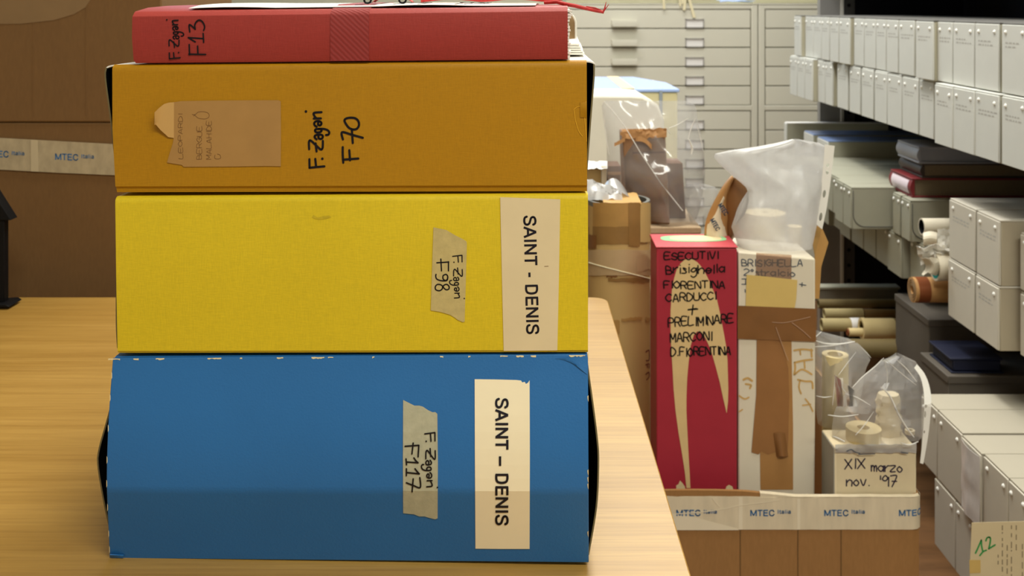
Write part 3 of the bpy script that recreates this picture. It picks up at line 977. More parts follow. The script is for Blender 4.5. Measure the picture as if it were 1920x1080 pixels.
# curled end flap standing up at the right
mb = MB()
g = []
for k in range(13):
    a = math.pi * k / 12.0
    wx = 9.5 * math.sin(a) if a < math.pi / 2 else 9.5
    y = 26 + 58 * k / 12.0
    r = []
    for j in range(4):
        r.append(SF(1071 + (17.5 * math.sin(min(a, math.pi / 2)) ** 0.7 if True else 0) * j / 3.0, 92 - (66 - 1.0 * 0) * (1 - k / 12.0) ** (0.75), 0.16 + 0.02 * j / 3.0))
    g.append(r)
mb.sheet(g, 0.0008)
M_flapcard = plain('grey_brown_board', (146, 116, 78), 0.75, 0.06, 60)
mb.build('end_flap', M_flapcard, red, smooth=50)
mb = MB()
mb.tube([SF(1071 + 17.8 * math.sin(min(math.pi * k / 12.0, math.pi / 2)) ** 0.7, 92 - 66 * (1 - k / 12.0) ** 0.75, 0.178) for k in range(13)], 0.0011, 6)
mb.build('flap_rim', M_white, red)
on_r = lambda off: (lambda x, y: SF(x, y, -off - 0.0006))
ink('handwriting', zagari_up(338.5, 110, 73, 20), on_r(0.0003), 2.4, M_ink, red)
st = px_of([[(700, 880), (1040, 885)], [(715, 890), (708, 685)], [(885, 880), (878, 715)],
            [(690, 545), (1000, 565)], [(690, 545), (760, 590), (830, 630)], [(1000, 640), (990, 460)],
            [(720, 430), (712, 280), (830, 375), (820, 290), (860, 215), (920, 190), (980, 230), (1020, 320), (1000, 400)]], 290, 20, 10.8)
st[-1:] = [st[-1][:3], st[-1][2:]]
ink('handwriting', st, on_r(0.0003), 2.8, M_ink, red)

# ------------------------------------------------------------------ big carton behind the table, black stand
YBOX = 1.55
big = thing('cardboard_carton', (-0.95, YBOX + 0.15, 0.0), 'tall brown cardboard carton with printed tape, behind the left of the table', 'carton')
x1 = W(305, 0, YBOX).x
x0 = -1.36
zs = W(0, 229, YBOX).z
mb = MB(); mb.box(x0, x1, YBOX, YBOX + 0.38, 0.0, zs - 0.0004)
mb.build('body', M_carton, big, bevel=0.003)
mb = MB(); mb.box(x0 + 0.001, x1 - 0.001, YBOX - 0.0025, YBOX + 0.38, zs + 0.0002, 1.30)
mb.build('flap', M_carton, big, bevel=0.0025)
on_big = lambda off: (lambda x, y: W(x, y, YBOX - off))
tpb = decal('printed_tape', [(-120, 252), (0, 258.5), (100, 264), (220, 270.5), (300, 275), (300, 334), (215, 328.5), (110, 324), (0, 318), (-120, 312)], on_big(0.0030), M_tape_dim, big)
def mtec(x, base, length, cap, slope):
    s = bold_word('MTEC', length, cap)
    t = bold_word('Italia', length * 0.56, cap * 0.62)
    out = [[(x + u, base - v + slope * u) for u, v in st] for st in s]
    out2 = [[(x + length + 5 + u, base - cap * 0.40 - v + slope * (u + length)) for u, v in st] for st in t]
    return out, out2
def put_mtec(parent, mapf, x, base, length, cap, slope, w):
    a, b = mtec(x, base, length, cap, slope)
    ink('printed_text', a, mapf, w, M_tape_blue, parent, round_caps=False)
    ink('printed_text', b, mapf, w * 0.62, M_tape_blue, parent, round_caps=False)
put_mtec(tpb, on_big(0.0034), 103, 299.5, 44, 12, 0.04, 2.2)
put_mtec(tpb, on_big(0.0034), -27.5, 294, 44, 12, 0.03, 2.2)
M_tape_dim_join = plain('shaded_tape_overlap', (194, 178, 146), 0.5, 0.04)  # its overlap, darkened likewise for the dim left side
M_tape_light = plain('tape_overlap', (234, 222, 196), 0.5, 0.03)
decal('tape_join', [(57.5, 262), (71, 262.6), (72.5, 322), (58, 321.3)], on_big(0.0036), M_tape_dim_join, tpb)
decal('clear_tape', [(-80, -4), (172, -4), (160, 14), (138, 27), (100, 38), (40, 44.5), (-80, 46)], on_big(0.0030), M_clear_tape, big)
for x in (64, 163):
    mb = MB()
    mb.box(W(x, 0, YBOX).x - 0.0009, W(x, 0, YBOX).x + 0.0009, YBOX - 0.0030, YBOX - 0.0020, zs + 0.01, 1.28)
    mb.build('score_line', M_carton, big)

YK = 1.415
blk = thing('bookend', (W(-26, 555, YK).x, YK, ZT), 'black gable-topped stand at the far edge of the table, before the carton', 'stand')
def poly_prism(pts, D, th):
    m = MB()
    m.loft([W(x, y, D) for x, y in pts], [W(x, y, D) + Vector((0, th, 0)) for x, y in pts])
    return m
yb = CY + (ZC - ZT) * F / YK
poly_prism([(-60, 413), (8, 413), (8, yb), (-60, yb)], YK, 0.012).build('upright', M_black, blk, bevel=0.0006)
poly_prism([(-72, 413), (20, 413), (-26, 340)], YK - 0.004, 0.020).build('gable', M_black, blk, bevel=0.0006)
poly_prism([(-66, yb), (-66, yb - 1.5), (10, yb - 5.5), (17, yb - 1.5), (17, yb)], YK - 0.012, 0.036).build('foot', M_black, blk, bevel=0.0005)

# ------------------------------------------------------------------ plan chests at the end of the room
M_chest = plain('cream_enamel', (214, 211, 196), 0.38, 0.02, 3)
M_chest_in = plain('drawer_gap', (176, 168, 142), 0.6, 0.03)
M_label_card = plain('label_card', (236, 234, 232), 0.5, 0.02)
M_holder = plain('label_holder_steel', (168, 164, 160), 0.4, 0.05, metal=0.2)
YC = 4.0
KC = YC / F
def chest(px0, px1, label, rows, handles=(), labels=(), stile_l=12, stile_r=12):
    X0, X1 = W(px0, 0, YC).x, W(px1, 0, YC).x
    t = thing('plan_chest', ((X0 + X1) / 2, YC + 0.45, 0.0), label, 'plan chest', 'cream plan chests at the end of the room')
    ztop = W(0, 8.5, YC).z
    mb = MB(); mb.box(X0 + 0.001, X1 - 0.001, YC + 0.012, YC + 0.92, 0.0, ztop)
    mb.build('carcass', M_chest_in, t, smooth=0)
    zb = W(0, rows[-1][1] + 4, YC).z
    xa, xb = W(px0 + stile_l, 0, YC).x, W(px1 - stile_r, 0, YC).x
    zt1 = W(0, 17, YC).z
    for a in ((X0 + 0.001, xa, 0.0, ztop), (xb, X1 - 0.001, 0.0, ztop)):
        mb = MB(); mb.box(a[0], a[1], YC - 0.004, YC + 0.012, a[2], a[3]); mb.build('stile', M_chest, t, bevel=0.002)
    for y0, y1 in ((8.5, 17), (197.5, 207)):
        mb = MB(); mb.box(xa, xb, YC - 0.004, YC + 0.012, W(0, y1, YC).z, W(0, y0, YC).z); mb.build('rail', M_chest, t, bevel=0.002)
    mb = MB(); mb.box(X0 - 0.0, X1, YC - 0.006, YC + 0.92, ztop, ztop + 0.004)
    mb.build('top_panel', M_chest, t, bevel=0.001)
    for y0, y1 in rows:
        mb = MB(); mb.box(xa + 0.004, xb - 0.004, YC - 0.002, YC + 0.011, W(0, y1, YC).z + 0.0011, W(0, y0, YC).z - 0.0011)
        d = mb.build('drawer', M_chest, t, bevel=0.0012)
        for hx in handles:
            cx, cz = W(hx, y0 + 27, YC).x, W(0, y0 + 27, YC).z
            mb = MB()
            g = []
            hw = 23 * KC
            for k in range(7):
                a = math.pi * 0.5 * k / 6.0
                g.append([(cx - hw, YC - 0.003 - 0.024 * math.sin(a), cz + 0.012 - 0.012 * math.cos(a) + 0.002), (cx + hw, YC - 0.003 - 0.024 * math.sin(a), cz + 0.012 - 0.012 * math.cos(a) + 0.002)])
            g.append([(cx - hw, YC - 0.028, cz + 0.004), (cx + hw, YC - 0.028, cz + 0.004)])
            g.append([(cx - hw, YC - 0.027, cz - 0.010), (cx + hw, YC - 0.027, cz - 0.010)])
            mb.sheet(g, 0.0014)
            for sx in (-hw, hw):
                mb.box(cx + sx - 0.0015, cx + sx + 0.0015, YC - 0.027, YC - 0.002, cz - 0.004, cz + 0.014)
            mb.build('handle', M_chest, d, smooth=40)
        for lx in labels:
            cx, cz = W(lx, y0 + 27, YC).x, W(0, y0 + 26, YC).z
            w, h = 17.5 * KC, 8.5 * KC
            mb = MB()
            for (ax, bx, az, bz) in ((-w, w, h - 0.004, h), (-w, w, -h, -h + 0.004), (-w, -w + 0.004, -h, h), (w - 0.004, w, -h, h)):
                mb.box(cx + ax, cx + bx, YC - 0.007, YC - 0.002, cz + az, cz + bz)
            hd = mb.build('label_holder', M_holder, d)
            mb = MB(); mb.box(cx - w + 0.004, cx + w - 0.004, YC - 0.0035, YC - 0.002, cz - h + 0.004, cz + h - 0.004)
            mb.build('card', M_label_card, hd)
    return t
R_ = [(18, 53), (54, 88.5), (89.5, 124.5), (125.5, 160.5), (161.5, 197), (208, 243.5), (244.5, 279.5), (280.5, 315.5), (316.5, 351.5), (352.5, 387), (388, 423), (424, 459), (460, 495)]
chest(740, 1420.5, 'wide cream plan chest with drawer handles and label holders', R_, handles=(990, 1170), labels=(1302,))
chest(1421.5, 2100, 'cream plan chest partly hidden behind the grey archive boxes, its drawer fronts bare', R_)
chest(50, 739, 'cream plan chest showing only its top edge above the slim red folder', R_)
# things on top of the chests
ZCH = W(0, 8.5, YC).z + 0.0045
M_board = plain('grey_green_board', (178, 174, 146), 0.7, 0.04)
M_strap = plain('cotton_tape', (232, 222, 186), 0.8, 0.05)
M_blue_film = plain('blue_wrapper', (150, 176, 226), 0.35, 0.1, 8)
pf = thing('portfolio', (W(1250, 0, YC).x, YC + 0.30, ZCH), 'grey-green drawing portfolio lying on the wide plan chest', 'portfolio')
mb = MB(); mb.box(W(1062, 0, YC).x, W(1352, 0, YC).x, YC + 0.02, YC + 0.62, ZCH, ZCH + 0.012); mb.build('cover', M_board, pf, bevel=0.002)
mb = MB(); mb.box(W(1066, 0, YC).x, W(1346, 0, YC).x, YC + 0.03, YC + 0.60, ZCH + 0.012, ZCH + 0.034); mb.build('contents', M_chest_in, pf)
mb = MB(); mb.box(W(1062, 0, YC).x, W(1352, 0, YC).x, YC + 0.02, YC + 0.62, ZCH + 0.034, ZCH + 0.046); mb.build('cover', M_board, pf, bevel=0.002)
for px, lo, w, dx in ((1243, 17, 2.0, 1.5), (1272, 12, 1.6, 3), (1277, 8, 2, 2), (1284, 19, 2.6, -2), (1289, 33, 2.6, 12)):
    top = W(px, 0, YC); 
    g = []
    for k in range(8):
        u = k / 7.0
        x = W(px + dx * max(0, u - 0.35) / 0.65, 0, YC).x
        y = YC + 0.02 - 0.032 * min(1, u * 3.5)
        z = ZCH + 0.048 + (W(0, lo, YC).z - ZCH - 0.048) * max(0, (u - 0.25) / 0.75)
        g.append([(x - w * KC, y, z), (x + w * KC, y, z)])
    mb = MB(); mb.sheet(g, 0.0012)
    mb.build('tie', M_strap, pf, smooth=50)
bf = MB()
g = []
for i in range(9):
    g.append([(W(1350 + 68 * i / 8, 0, YC).x, YC + 0.02 + 0.28 * j / 6, ZCH + 0.006 + 0.016 * abs(noise.noise((i * 0.7, j * 0.8, 3.1))) + 0.012 * (1 - abs(i - 3) / 5.0) * (j / 6)) for j in range(7)])
bf.sheet(g, 0.002)
tag(bf.build('plastic_wrapper', M_blue_film, smooth=40), 'crumpled pale blue plastic wrapper on the wide plan chest', 'plastic wrapper')
mb = MB(); mb.box(W(1428, 0, YC).x, W(1620, 0, YC).x, YC + 0.15, YC + 0.70, ZCH, ZCH + 0.05)
o = mb.build('board_stack', M_board, bevel=0.003)
tag(o, 'low stack of grey-green boards lying on the right plan chest', 'boards')

# ------------------------------------------------------------------ steel shelving on the right
M_steel = plain('grey_shelf_steel', (150, 148, 146), 0.45, 0.04, metal=0.3)
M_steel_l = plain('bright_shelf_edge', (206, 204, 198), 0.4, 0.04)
M_steel_d = plain('dark_shelf_steel', (74, 72, 72), 0.5, 0.05, metal=0.2)
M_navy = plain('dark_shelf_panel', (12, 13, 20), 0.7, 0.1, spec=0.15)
XA = 0.85
def drop_z(k): return ZC - k * XA
Z1 = drop_z(0.325); Z2 = drop_z(0.72); Z3 = ZC - 0.80; Z4 = ZC - 0.961
sh = thing('shelving_unit', (1.15, 2.3, 0.0), 'tall grey steel shelving along the right wall, dark inside, filled with archive boxes', 'shelves')
YE = 3.36
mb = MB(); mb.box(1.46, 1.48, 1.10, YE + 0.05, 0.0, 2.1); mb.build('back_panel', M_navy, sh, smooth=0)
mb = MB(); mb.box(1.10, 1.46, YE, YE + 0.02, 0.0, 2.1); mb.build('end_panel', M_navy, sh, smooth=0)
mb = MB(); mb.box(0.985, 1.052, YE - 0.01, YE + 0.02, 0.0, 2.1); mb.build('post', M_steel, sh, bevel=0.001)
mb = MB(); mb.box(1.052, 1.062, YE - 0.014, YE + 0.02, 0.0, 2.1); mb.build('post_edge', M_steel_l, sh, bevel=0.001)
mb = MB(); mb.box(1.062, 1.10, YE - 0.006, YE + 0.02, 0.0, 2.1)
pp = mb.build('perforated_post', M_steel_d, sh)
mb = MB()
for k in range(34):
    z = 0.2 + k * 0.05
    mb.cyl((1.081, YE - 0.0065, z), (1.081, YE - 0.0058, z), 0.006, 8)
mb.build('holes', M_navy, pp)
for nm, z, y0, y1, x0 in (('shelf', Z1, 1.10, YE - 0.02, 0.93), ('shelf', Z2, 1.10, YE - 0.02, 0.93), ('shelf', Z3, 1.93, 2.86, 0.93), ('shelf', Z4, 1.10, 1.92, 0.90), ('shelf', 1.40, 1.10, YE - 0.02, 0.94)):
    mb = MB(); mb.box(x0, 1.46, y0, y1, z - 0.022, z - 0.0005); mb.build(nm, M_steel_d, sh, bevel=0.001)
for y in (1.10, 1.905):
    mb = MB(); mb.box(1.40, 1.46, y, y + 0.012, 0.0, 2.1); mb.build('post', M_steel_d, sh)
mb = MB(); mb.box(0.92, 0.98, 1.10, 1.14, 0.0, 2.1); mb.build('post', M_steel, sh)

# ------------------------------------------------------------------ archive boxes
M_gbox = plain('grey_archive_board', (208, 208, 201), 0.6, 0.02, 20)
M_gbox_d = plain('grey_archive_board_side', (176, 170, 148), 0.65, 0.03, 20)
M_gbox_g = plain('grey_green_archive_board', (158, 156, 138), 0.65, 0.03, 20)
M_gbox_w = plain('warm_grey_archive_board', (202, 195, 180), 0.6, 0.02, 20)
M_lid_w = plain('pale_archive_lid', (178, 170, 152), 0.6, 0.02, 10)
M_stud = plain('white_stud', (246, 245, 240), 0.3, 0.01)
M_faint = plain('faint_grey_print', (176, 173, 166), 0.7, 0.04, 30)
ORD = ['first', 'second', 'third', 'fourth', 'fifth', 'sixth', 'seventh', 'eighth', 'ninth', 'tenth', 'eleventh', 'twelfth', 'thirteenth', 'fourteenth', 'fifteenth', 'sixteenth', 'seventeenth', 'eighteenth']
def archive_box(X, y_near, y_far, z0, z1, depth, label, group, mats, lid=None, studs=2, prnt=True, seed=0, cut=False, rim=True, stud_side=None):
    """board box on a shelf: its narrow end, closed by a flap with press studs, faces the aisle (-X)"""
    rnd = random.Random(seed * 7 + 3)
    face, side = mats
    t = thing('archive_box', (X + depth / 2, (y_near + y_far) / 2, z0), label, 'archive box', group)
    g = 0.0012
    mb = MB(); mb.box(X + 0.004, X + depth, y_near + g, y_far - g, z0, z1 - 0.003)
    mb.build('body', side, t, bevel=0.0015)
    mb = MB(); mb.box(X + 0.002, X + depth + 0.002, y_near + g * 0.4, y_far - g * 0.4, z1 - 0.003, z1)
    mb.build('lid', lid or face, t, bevel=0.0008)
    mb = MB(); mb.box(X, X + 0.004, y_near + g * 0.7, y_far - g * 0.7, z0 + 0.0015, z1 - 0.0035)
    fl = mb.build('end_flap', face, t, bevel=0.0010)
    w = y_far - y_near
    h = z1 - z0
    if studs:
        for q in ([0.17, 0.83] if studs == 2 else [0.5]):
            y = y_near + w * q
            z = z1 - 0.145 * h + rnd.uniform(-0.0015, 0.0015)
            mb = MB()
            mb.cyl((X + 0.0005, y, z), (X - 0.0012, y, z), 0.0037, 12)
            mb.cyl((X - 0.0012, y, z), (X - 0.0026, y, z), 0.0035, 12, 0.0020)
            mb.build('stud', M_stud, fl, smooth=60)
    if prnt:
        mb = MB()
        for r in range(2):
            z = z1 - (0.27 + 0.055 * r) * h
            y = y_far - 0.16 * w
            end = y_near + w * rnd.uniform(0.16, 0.4)
            while y > end:
                d = rnd.uniform(0.004, 0.012)
                mb.add([(X - 0.0002, y, z), (X - 0.0002, y - d, z), (X - 0.0002, y - d, z - 0.022 * h), (X - 0.0002, y, z - 0.022 * h)], [(0, 1, 2, 3)])
                y -= d + 0.004
        mb.build('printed_lines', M_faint, fl, smooth=0, fix=False)
    if cut:     # rounded finger cut-out outlined on the side that faces the room
        mb = MB()
        n = 10
        x0, x1 = X + 0.006, X + depth * 0.62
        r = 0.028
        pts = [(x1, y_near, z0 + 0.006)]
        pts += [(x0 + r - r * math.sin(math.pi / 2 * k / n), y_near, z0 + 0.006 + r - r * math.cos(math.pi / 2 * k / n)) for k in range(n + 1)]
        pts += [(x0, y_near, z1 - 0.008)]
        mb.tube(pts, 0.0008, 6)
        mb.build('cut_line', M_steel_d, t)
    return t

def px_y(px, X): return F * X / (px - CX)
M_lid_shade = plain('shaded_lid_board', (104, 102, 98), 0.6, 0.05, 12)  # upper-row lids, shade of the shelf above put into the colour
def shelf_row(bounds, z0, z1, what, group, Xd=XA, depth=0.33, mats=(None, None), seed=1):
    n = len(bounds)
    for i, b in enumerate(bounds):
        pl, pr = b[0], b[1]
        X = b[2] if len(b) > 2 else Xd
        note = b[3] if len(b) > 3 else ''
        yn, yf = px_y(pr, X), px_y(pl, X)
        k = n - i
        lab = what % (ORD[i] + ' from far end' + note)
        m = mats
        if pl < 1500 and False:
            pass
        archive_box(X, yn + 0.0008, yf - 0.0008, z0, z1, depth, lab, group, m, seed=seed + i, lid=M_lid_shade if z1 > 1.1 else None)
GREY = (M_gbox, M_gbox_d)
ZT1 = drop_z(0.0355); ZM1 = drop_z(0.181)
upper = [(1489, 1501, 0.845), (1509.5, 1525, 0.858), (1525, 1540, 0.858), (1540, 1555, 0.856), (1556, 1572.5, 0.853), (1573.5, 1593, 0.850), (1601, 1620, 0.858),
         (1620.5, 1642, 0.857), (1642.5, 1661.5, 0.857), (1662, 1684, 0.852), (1685, 1714.5, 0.85), (1716.5, 1749.5, 0.838), (1757.5, 1786, 0.847), (1786.5, 1827, 0.847), (1827.5, 1873, 0.846), (1877.5, 1926, 0.845)]
shelf_row(upper, ZM1, ZT1, 'grey studded archive box, %s, upper row of top shelf', 'grey archive boxes on the top shelf', mats=GREY, seed=10)
lower = [(1481, 1494.5, 0.842), (1495, 1508.5, 0.842), (1509, 1523, 0.842), (1533, 1546.5, 0.857), (1547, 1561, 0.857), (1569.5, 1590, 0.862), (1592.5, 1613, 0.858), (1615, 1637.5, 0.855),
         (1639.5, 1663, 0.852), (1663.5, 1691, 0.852), (1691.5, 1722, 0.85), (1723.5, 1751, 0.85), (1752, 1786, 0.832), (1786.5, 1827, 0.834), (1827.5, 1873, 0.836), (1877.5, 1926, 0.838)]
shelf_row(lower, Z1, ZM1 - 0.001, 'grey studded archive box, %s, lower row of top shelf', 'grey archive boxes on the top shelf', mats=GREY, seed=40)

# second shelf, far group: two tiers
GG = (M_gbox, M_gbox_g)
GREEN = (M_gbox_g, M_gbox_g)
XB = 0.862
ZA = ZC - 0.378; ZAm = ZC - 0.516
M_lid_far = plain('blue_sheen_far_lid', (126, 148, 192), 0.30, 0.04, 10)  # white to blue reflection on these lids put into their colours
for i, (pl, pr) in enumerate(((1460, 1474), (1507, 1523.5), (1532, 1552))):
    yf, yn = px_y(pl, XB), px_y(pr, XB)
    if i == 0:
        yf = min(yf, YE - 0.03)
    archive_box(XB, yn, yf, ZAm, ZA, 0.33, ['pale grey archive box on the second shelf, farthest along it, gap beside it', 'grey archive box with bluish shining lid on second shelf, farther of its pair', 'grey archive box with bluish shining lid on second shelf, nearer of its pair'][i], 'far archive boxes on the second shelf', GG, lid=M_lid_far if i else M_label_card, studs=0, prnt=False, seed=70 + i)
# lower tier below them and on towards the room
yk = 3.30
row = []
yy = 3.315
rnd = random.Random(5)
wd_ = [0.085, 0.09, 0.085, 0.09, 0.085, 0.09, 0.085, 0.09, 0.085, 0.08, 0.085, 0.08]
for i, w in enumerate(wd_):
    X = XB + rnd.choice([0, 0.0, -0.006, 0.012, 0.022])
    archive_box(X, yy - w + 0.001, yy, Z2, ZAm - 0.0006, 0.32, 'grey archive box, %s from far end in bottom row of second shelf' % ORD[i], 'bottom row of boxes on the second shelf', GREEN if i > 3 else GG, prnt=False, seed=90 + i)
    yy -= w + (0.004 if i % 3 else 0.012)
YLOW = yy
# pulled-out boxes on top of that tier
XP = 0.765
yy = 2.86
for i, w in enumerate((0.155, 0.150, 0.075, 0.060, 0.056)):
    X = XP + (0.018 if i < 3 else 0.0) + (0.01 if i == 0 else 0)
    dz = 0.0 if i > 2 else 0.004
    names = ['pulled-out grey-green archive box nearest the far pair on the second shelf', 'pulled-out grey-green archive box, second from the far pair on the second shelf', 'pulled-out grey-green archive box, third from the far pair on the second shelf',
             'pulled-out grey-green archive box just behind the one with the rounded cut-out', 'pulled-out grey-green archive box with a rounded cut-out on its bare side']
    archive_box(X, yy - w + 0.001, yy, ZAm, ZC - 0.419 - dz, 0.36, names[i], 'pulled-out archive boxes on the second shelf', GREEN, prnt=False, cut=(i == 4), seed=120 + i)
    yy -= w + 0.001
YP = yy
for i, w in enumerate((0.050, 0.056)):
    yf = 2.335 - i * 0.052
    archive_box(0.852, yf - w + 0.006, yf, ZAm, ZC - 0.4245, 0.36, ['grey-green archive box under the far end of the stacked ledgers', 'grey-green archive box under the near end of the stacked ledgers, rounded cut-out on its side'][i], 'archive boxes under the ledgers', GREEN, prnt=False, cut=(i == 1), seed=130 + i)

# near cluster on the second shelf: two by two, and the next two set back
WARMG = (M_gbox_w, plain('warm_archive_side', (178, 166, 142), 0.65, 0.03, 20))
zt, zm = ZC - 0.447 * XA, ZC - 0.585 * XA
cl = [((1779.5, 1828.5), 0.850), ((1831, 1873.5), 0.850)]
for i, ((pl, pr), X) in enumerate(cl):
    archive_box(X, px_y(pr, X), px_y(pl, X), zm, zt, 0.33, ['grey studded archive box, upper left of the four beside the paper rolls', 'grey studded archive box, upper right of the four beside the paper rolls'][i], 'four archive boxes beside the rolls', WARMG, seed=140 + i)
    archive_box(X - 0.002, px_y(pr, X), px_y(pl, X), Z2, zm - 0.0006, 0.33, ['grey studded archive box, lower left of the four beside the paper rolls', 'grey studded archive box, lower right of the four beside the paper rolls'][i], 'four archive boxes beside the rolls', WARMG, seed=144 + i)
for i, (z0, z1) in enumerate(((ZC - 0.585 * XA + 0.0, ZC - 0.467 * XA), (Z2, ZC - 0.589 * XA))):
    archive_box(0.878, 1.700, 1.795, z0, z1, 0.30, ['upper of two set-back grey archive boxes at right photo edge, second shelf', 'lower of two set-back grey archive boxes at right photo edge, second shelf'][i], 'set-back archive boxes', WARMG, prnt=False, seed=150 + i)

# ledgers on the boxes
M_ledger_r = plain('dark_red_cloth', (120, 34, 38), 0.5, 0.1, 40)
M_ledger_b = plain('dark_brown_cover', (64, 52, 44), 0.5, 0.15, 30)
M_ledger_g = plain('grey_portfolio_board', (150, 152, 162), 0.5, 0.04, 20)
M_pages = plain('aged_page_edges', (122, 106, 82), 0.8, 0.2, 200, stretch=(1, 1, 12))
M_spine_label = plain('pale_spine_label', (226, 212, 220), 0.5, 0.05, 20)
ZL = ZC - 0.4245
def ledger(label, x0, x1, y0, y1, z0, z1, cover, pages, spine_label=None, th=0.004):
    t = thing('ledger', ((x0 + x1) / 2, (y0 + y1) / 2, z0), label, 'ledger', 'books and folders lying on the archive boxes')
    for a, b in ((z0, z0 + th), (z1 - th, z1)):
        mb = MB(); mb.box(x0, x1, y0, y1, a, b); mb.build('cover', cover, t, bevel=0.0012)
    mb = MB()
    n = 8
    ra = [(x0 - 0.006 * math.sin(math.pi * k / n) + 0.002, y0, z0 + th + (z1 - z0 - 2 * th) * k / n) for k in range(n + 1)]
    ra += [(x0 + 0.006, y0, z1 - th), (x0 + 0.006, y0, z0 + th)]
    mb.loft(ra, [(p[0], y1, p[2]) for p in ra])
    sp = mb.build('spine', cover, t, smooth=50)
    if spine_label:
        mb = MB()
        g = [[(x0 - 0.006 * math.sin(math.pi * v) + 0.0012, y0 + (y1 - y0) * (0.12 + 0.76 * u), z0 + th + (z1 - z0 - 2 * th) * v) for u in (0, 1)] for v in [0.08 + 0.84 * k / 7 for k in range(8)]]
        mb.sheet(g, 0.0006)
        mb.build('spine_label', spine_label, sp, smooth=50)
    mb = MB(); mb.box(x0 + 0.006, x1 - 0.006, y0 + 0.005, y1 - 0.005, z0 + th, z1 - th)
    mb.build('page_block', pages, t)
    return t
ledger('thick dark red ledger with a pale spine label, lowest of the pile of ledgers', 0.868, 1.19, 2.262, 2.392, ZL, ZL + 0.043, M_ledger_r, M_pages, M_spine_label)
ledger('brown ledger with aged page edges, between the red ledger and the grey portfolio', 0.890, 1.20, 2.262, 2.390, ZL + 0.043, ZL + 0.076, M_ledger_b, M_pages)
ledger('grey cloth portfolio box, topmost on the pile of ledgers', 0.880, 1.16, 2.255, 2.380, ZL + 0.076, ZL + 0.113, M_ledger_g, M_ledger_g)

# rolls at the end of the second shelf
M_kraftroll = plain('kraft_paper_roll', (186, 140, 86), 0.65, 0.08, 20)
M_brownband = plain('brown_parcel_tape', (124, 66, 32), 0.4, 0.08, 30)
M_rollpaper = plain('tracing_paper_roll', (222, 212, 190), 0.65, 0.04, 20)
M_teal = plain('teal_lining', (16, 120, 112), 0.5, 0.1)
D0 = 2.115
c0 = W(1704, 539, D0); r0 = 0.0255
t = thing('paper_roll', (1.0, D0, Z2), 'thick tan paper roll with a brown taped end, on the second shelf', 'roll', 'paper rolls at the end of the second shelf')
zc = Z2 + r0
mb = MB(); mb.hollow((0.812, D0, zc), (1.20, D0, zc), r0, 0.008, 28); mb.build('roll', [M_kraftroll], t, smooth=60)
mb = MB(); mb.hollow((0.818, D0, zc), (0.842, D0, zc), r0 + 0.0007, r0 - 0.001, 28); mb.build('tape_band', M_brownband, t, smooth=60)
for k in range(3):
    mb = MB(); mb.hollow((0.8112, D0, zc), (0.813, D0, zc), 0.010 + 0.005 * k + 0.0012, 0.010 + 0.005 * k, 24); mb.build('layer', M_pages, t, smooth=60)
# white roll with teal lining
D1 = 2.075
zc1 = ZC - (500 - CY) / F * D1
t = thing('paper_roll', (1.0, D1, zc1 - 0.027), 'white paper roll with a teal inside, resting on the tan roll', 'roll', 'paper rolls at the end of the second shelf')
mb = MB(); mb.hollow((0.842, D1, zc1), (1.18, D1, zc1), 0.028, 0.0235, 28, 0, 1, 0); mb.build('roll', [M_rollpaper, M_teal], t, smooth=60)
# crumpled white paper and loose rolls
D2 = 2.09
t = thing('paper_bundle', (0.9, D2 + 0.02, W(0, 500, D2).z), 'crumpled white wrapping paper draped over the rolls on the second shelf', 'paper')
def crumple(name, parent, mat, fn, nu, nv, th=0.0006, smooth=20):
    mb = MB()
    mb.sheet([[fn(i / (nu - 1), j / (nv - 1)) for j in range(nv)] for i in range(nu)], th)
    return mb.build(name, mat, parent, smooth=smooth)
def cr1(u, v):
    px = 1722 + 58 * u + 10 * (v - 0.5) * (1 - u)
    py = 462 + 32 * v + 10 * noise.noise((u * 4, v * 4, 1.7))
    return W(px, py, D2 - 0.03 + 0.02 * noise.noise((u * 5, v * 5, 8)) + 0.02 * v)
crumple('wrapper', t, M_white, cr1, 9, 8)
def cr2(u, v):
    px = 1727 + 30 * u + 9 * math.sin(v * 3)
    py = 484 + 30 * v + 5 * noise.noise((u * 4, v * 4, 5.2))
    return W(px, py, D2 - 0.028 - 0.03 * math.sin(math.pi * u) * (1 - 0.3 * v))
crumple('wrapper', t, M_rollpaper, cr2, 9, 8)
def cr3(u, v):
    return W(1731 + 26 * u, 437 + 24 * v - 3 * math.sin(math.pi * u), D2 + 0.03 - 0.02 * math.sin(math.pi * v))
crumple('wrapper', t, M_rollpaper, cr3, 7, 7)
def cr4(u, v):
    return W(1758 + 26 * u, 430 + 46 * v + 4 * noise.noise((u * 5, v * 5, 2)), D2 - 0.005 + 0.012 * noise.noise((u * 6, v * 6, 4)))
crumple('wrapper', t, M_white, cr4, 7, 9)
t = thing('paper_roll', (0.98, 2.15, W(0, 440, 2.15).z), 'pale paper roll with a black inside, highest behind the crumpled white paper', 'roll', 'paper rolls at the end of the second shelf')
zc2 = W(0, 425, 2.15).z
mb = MB(); mb.hollow((0.845, 2.15, zc2), (1.18, 2.15, zc2), 0.0175, 0.0150, 24, 0, 1, 0); mb.build('roll', [M_rollpaper, M_black], t, smooth=60)

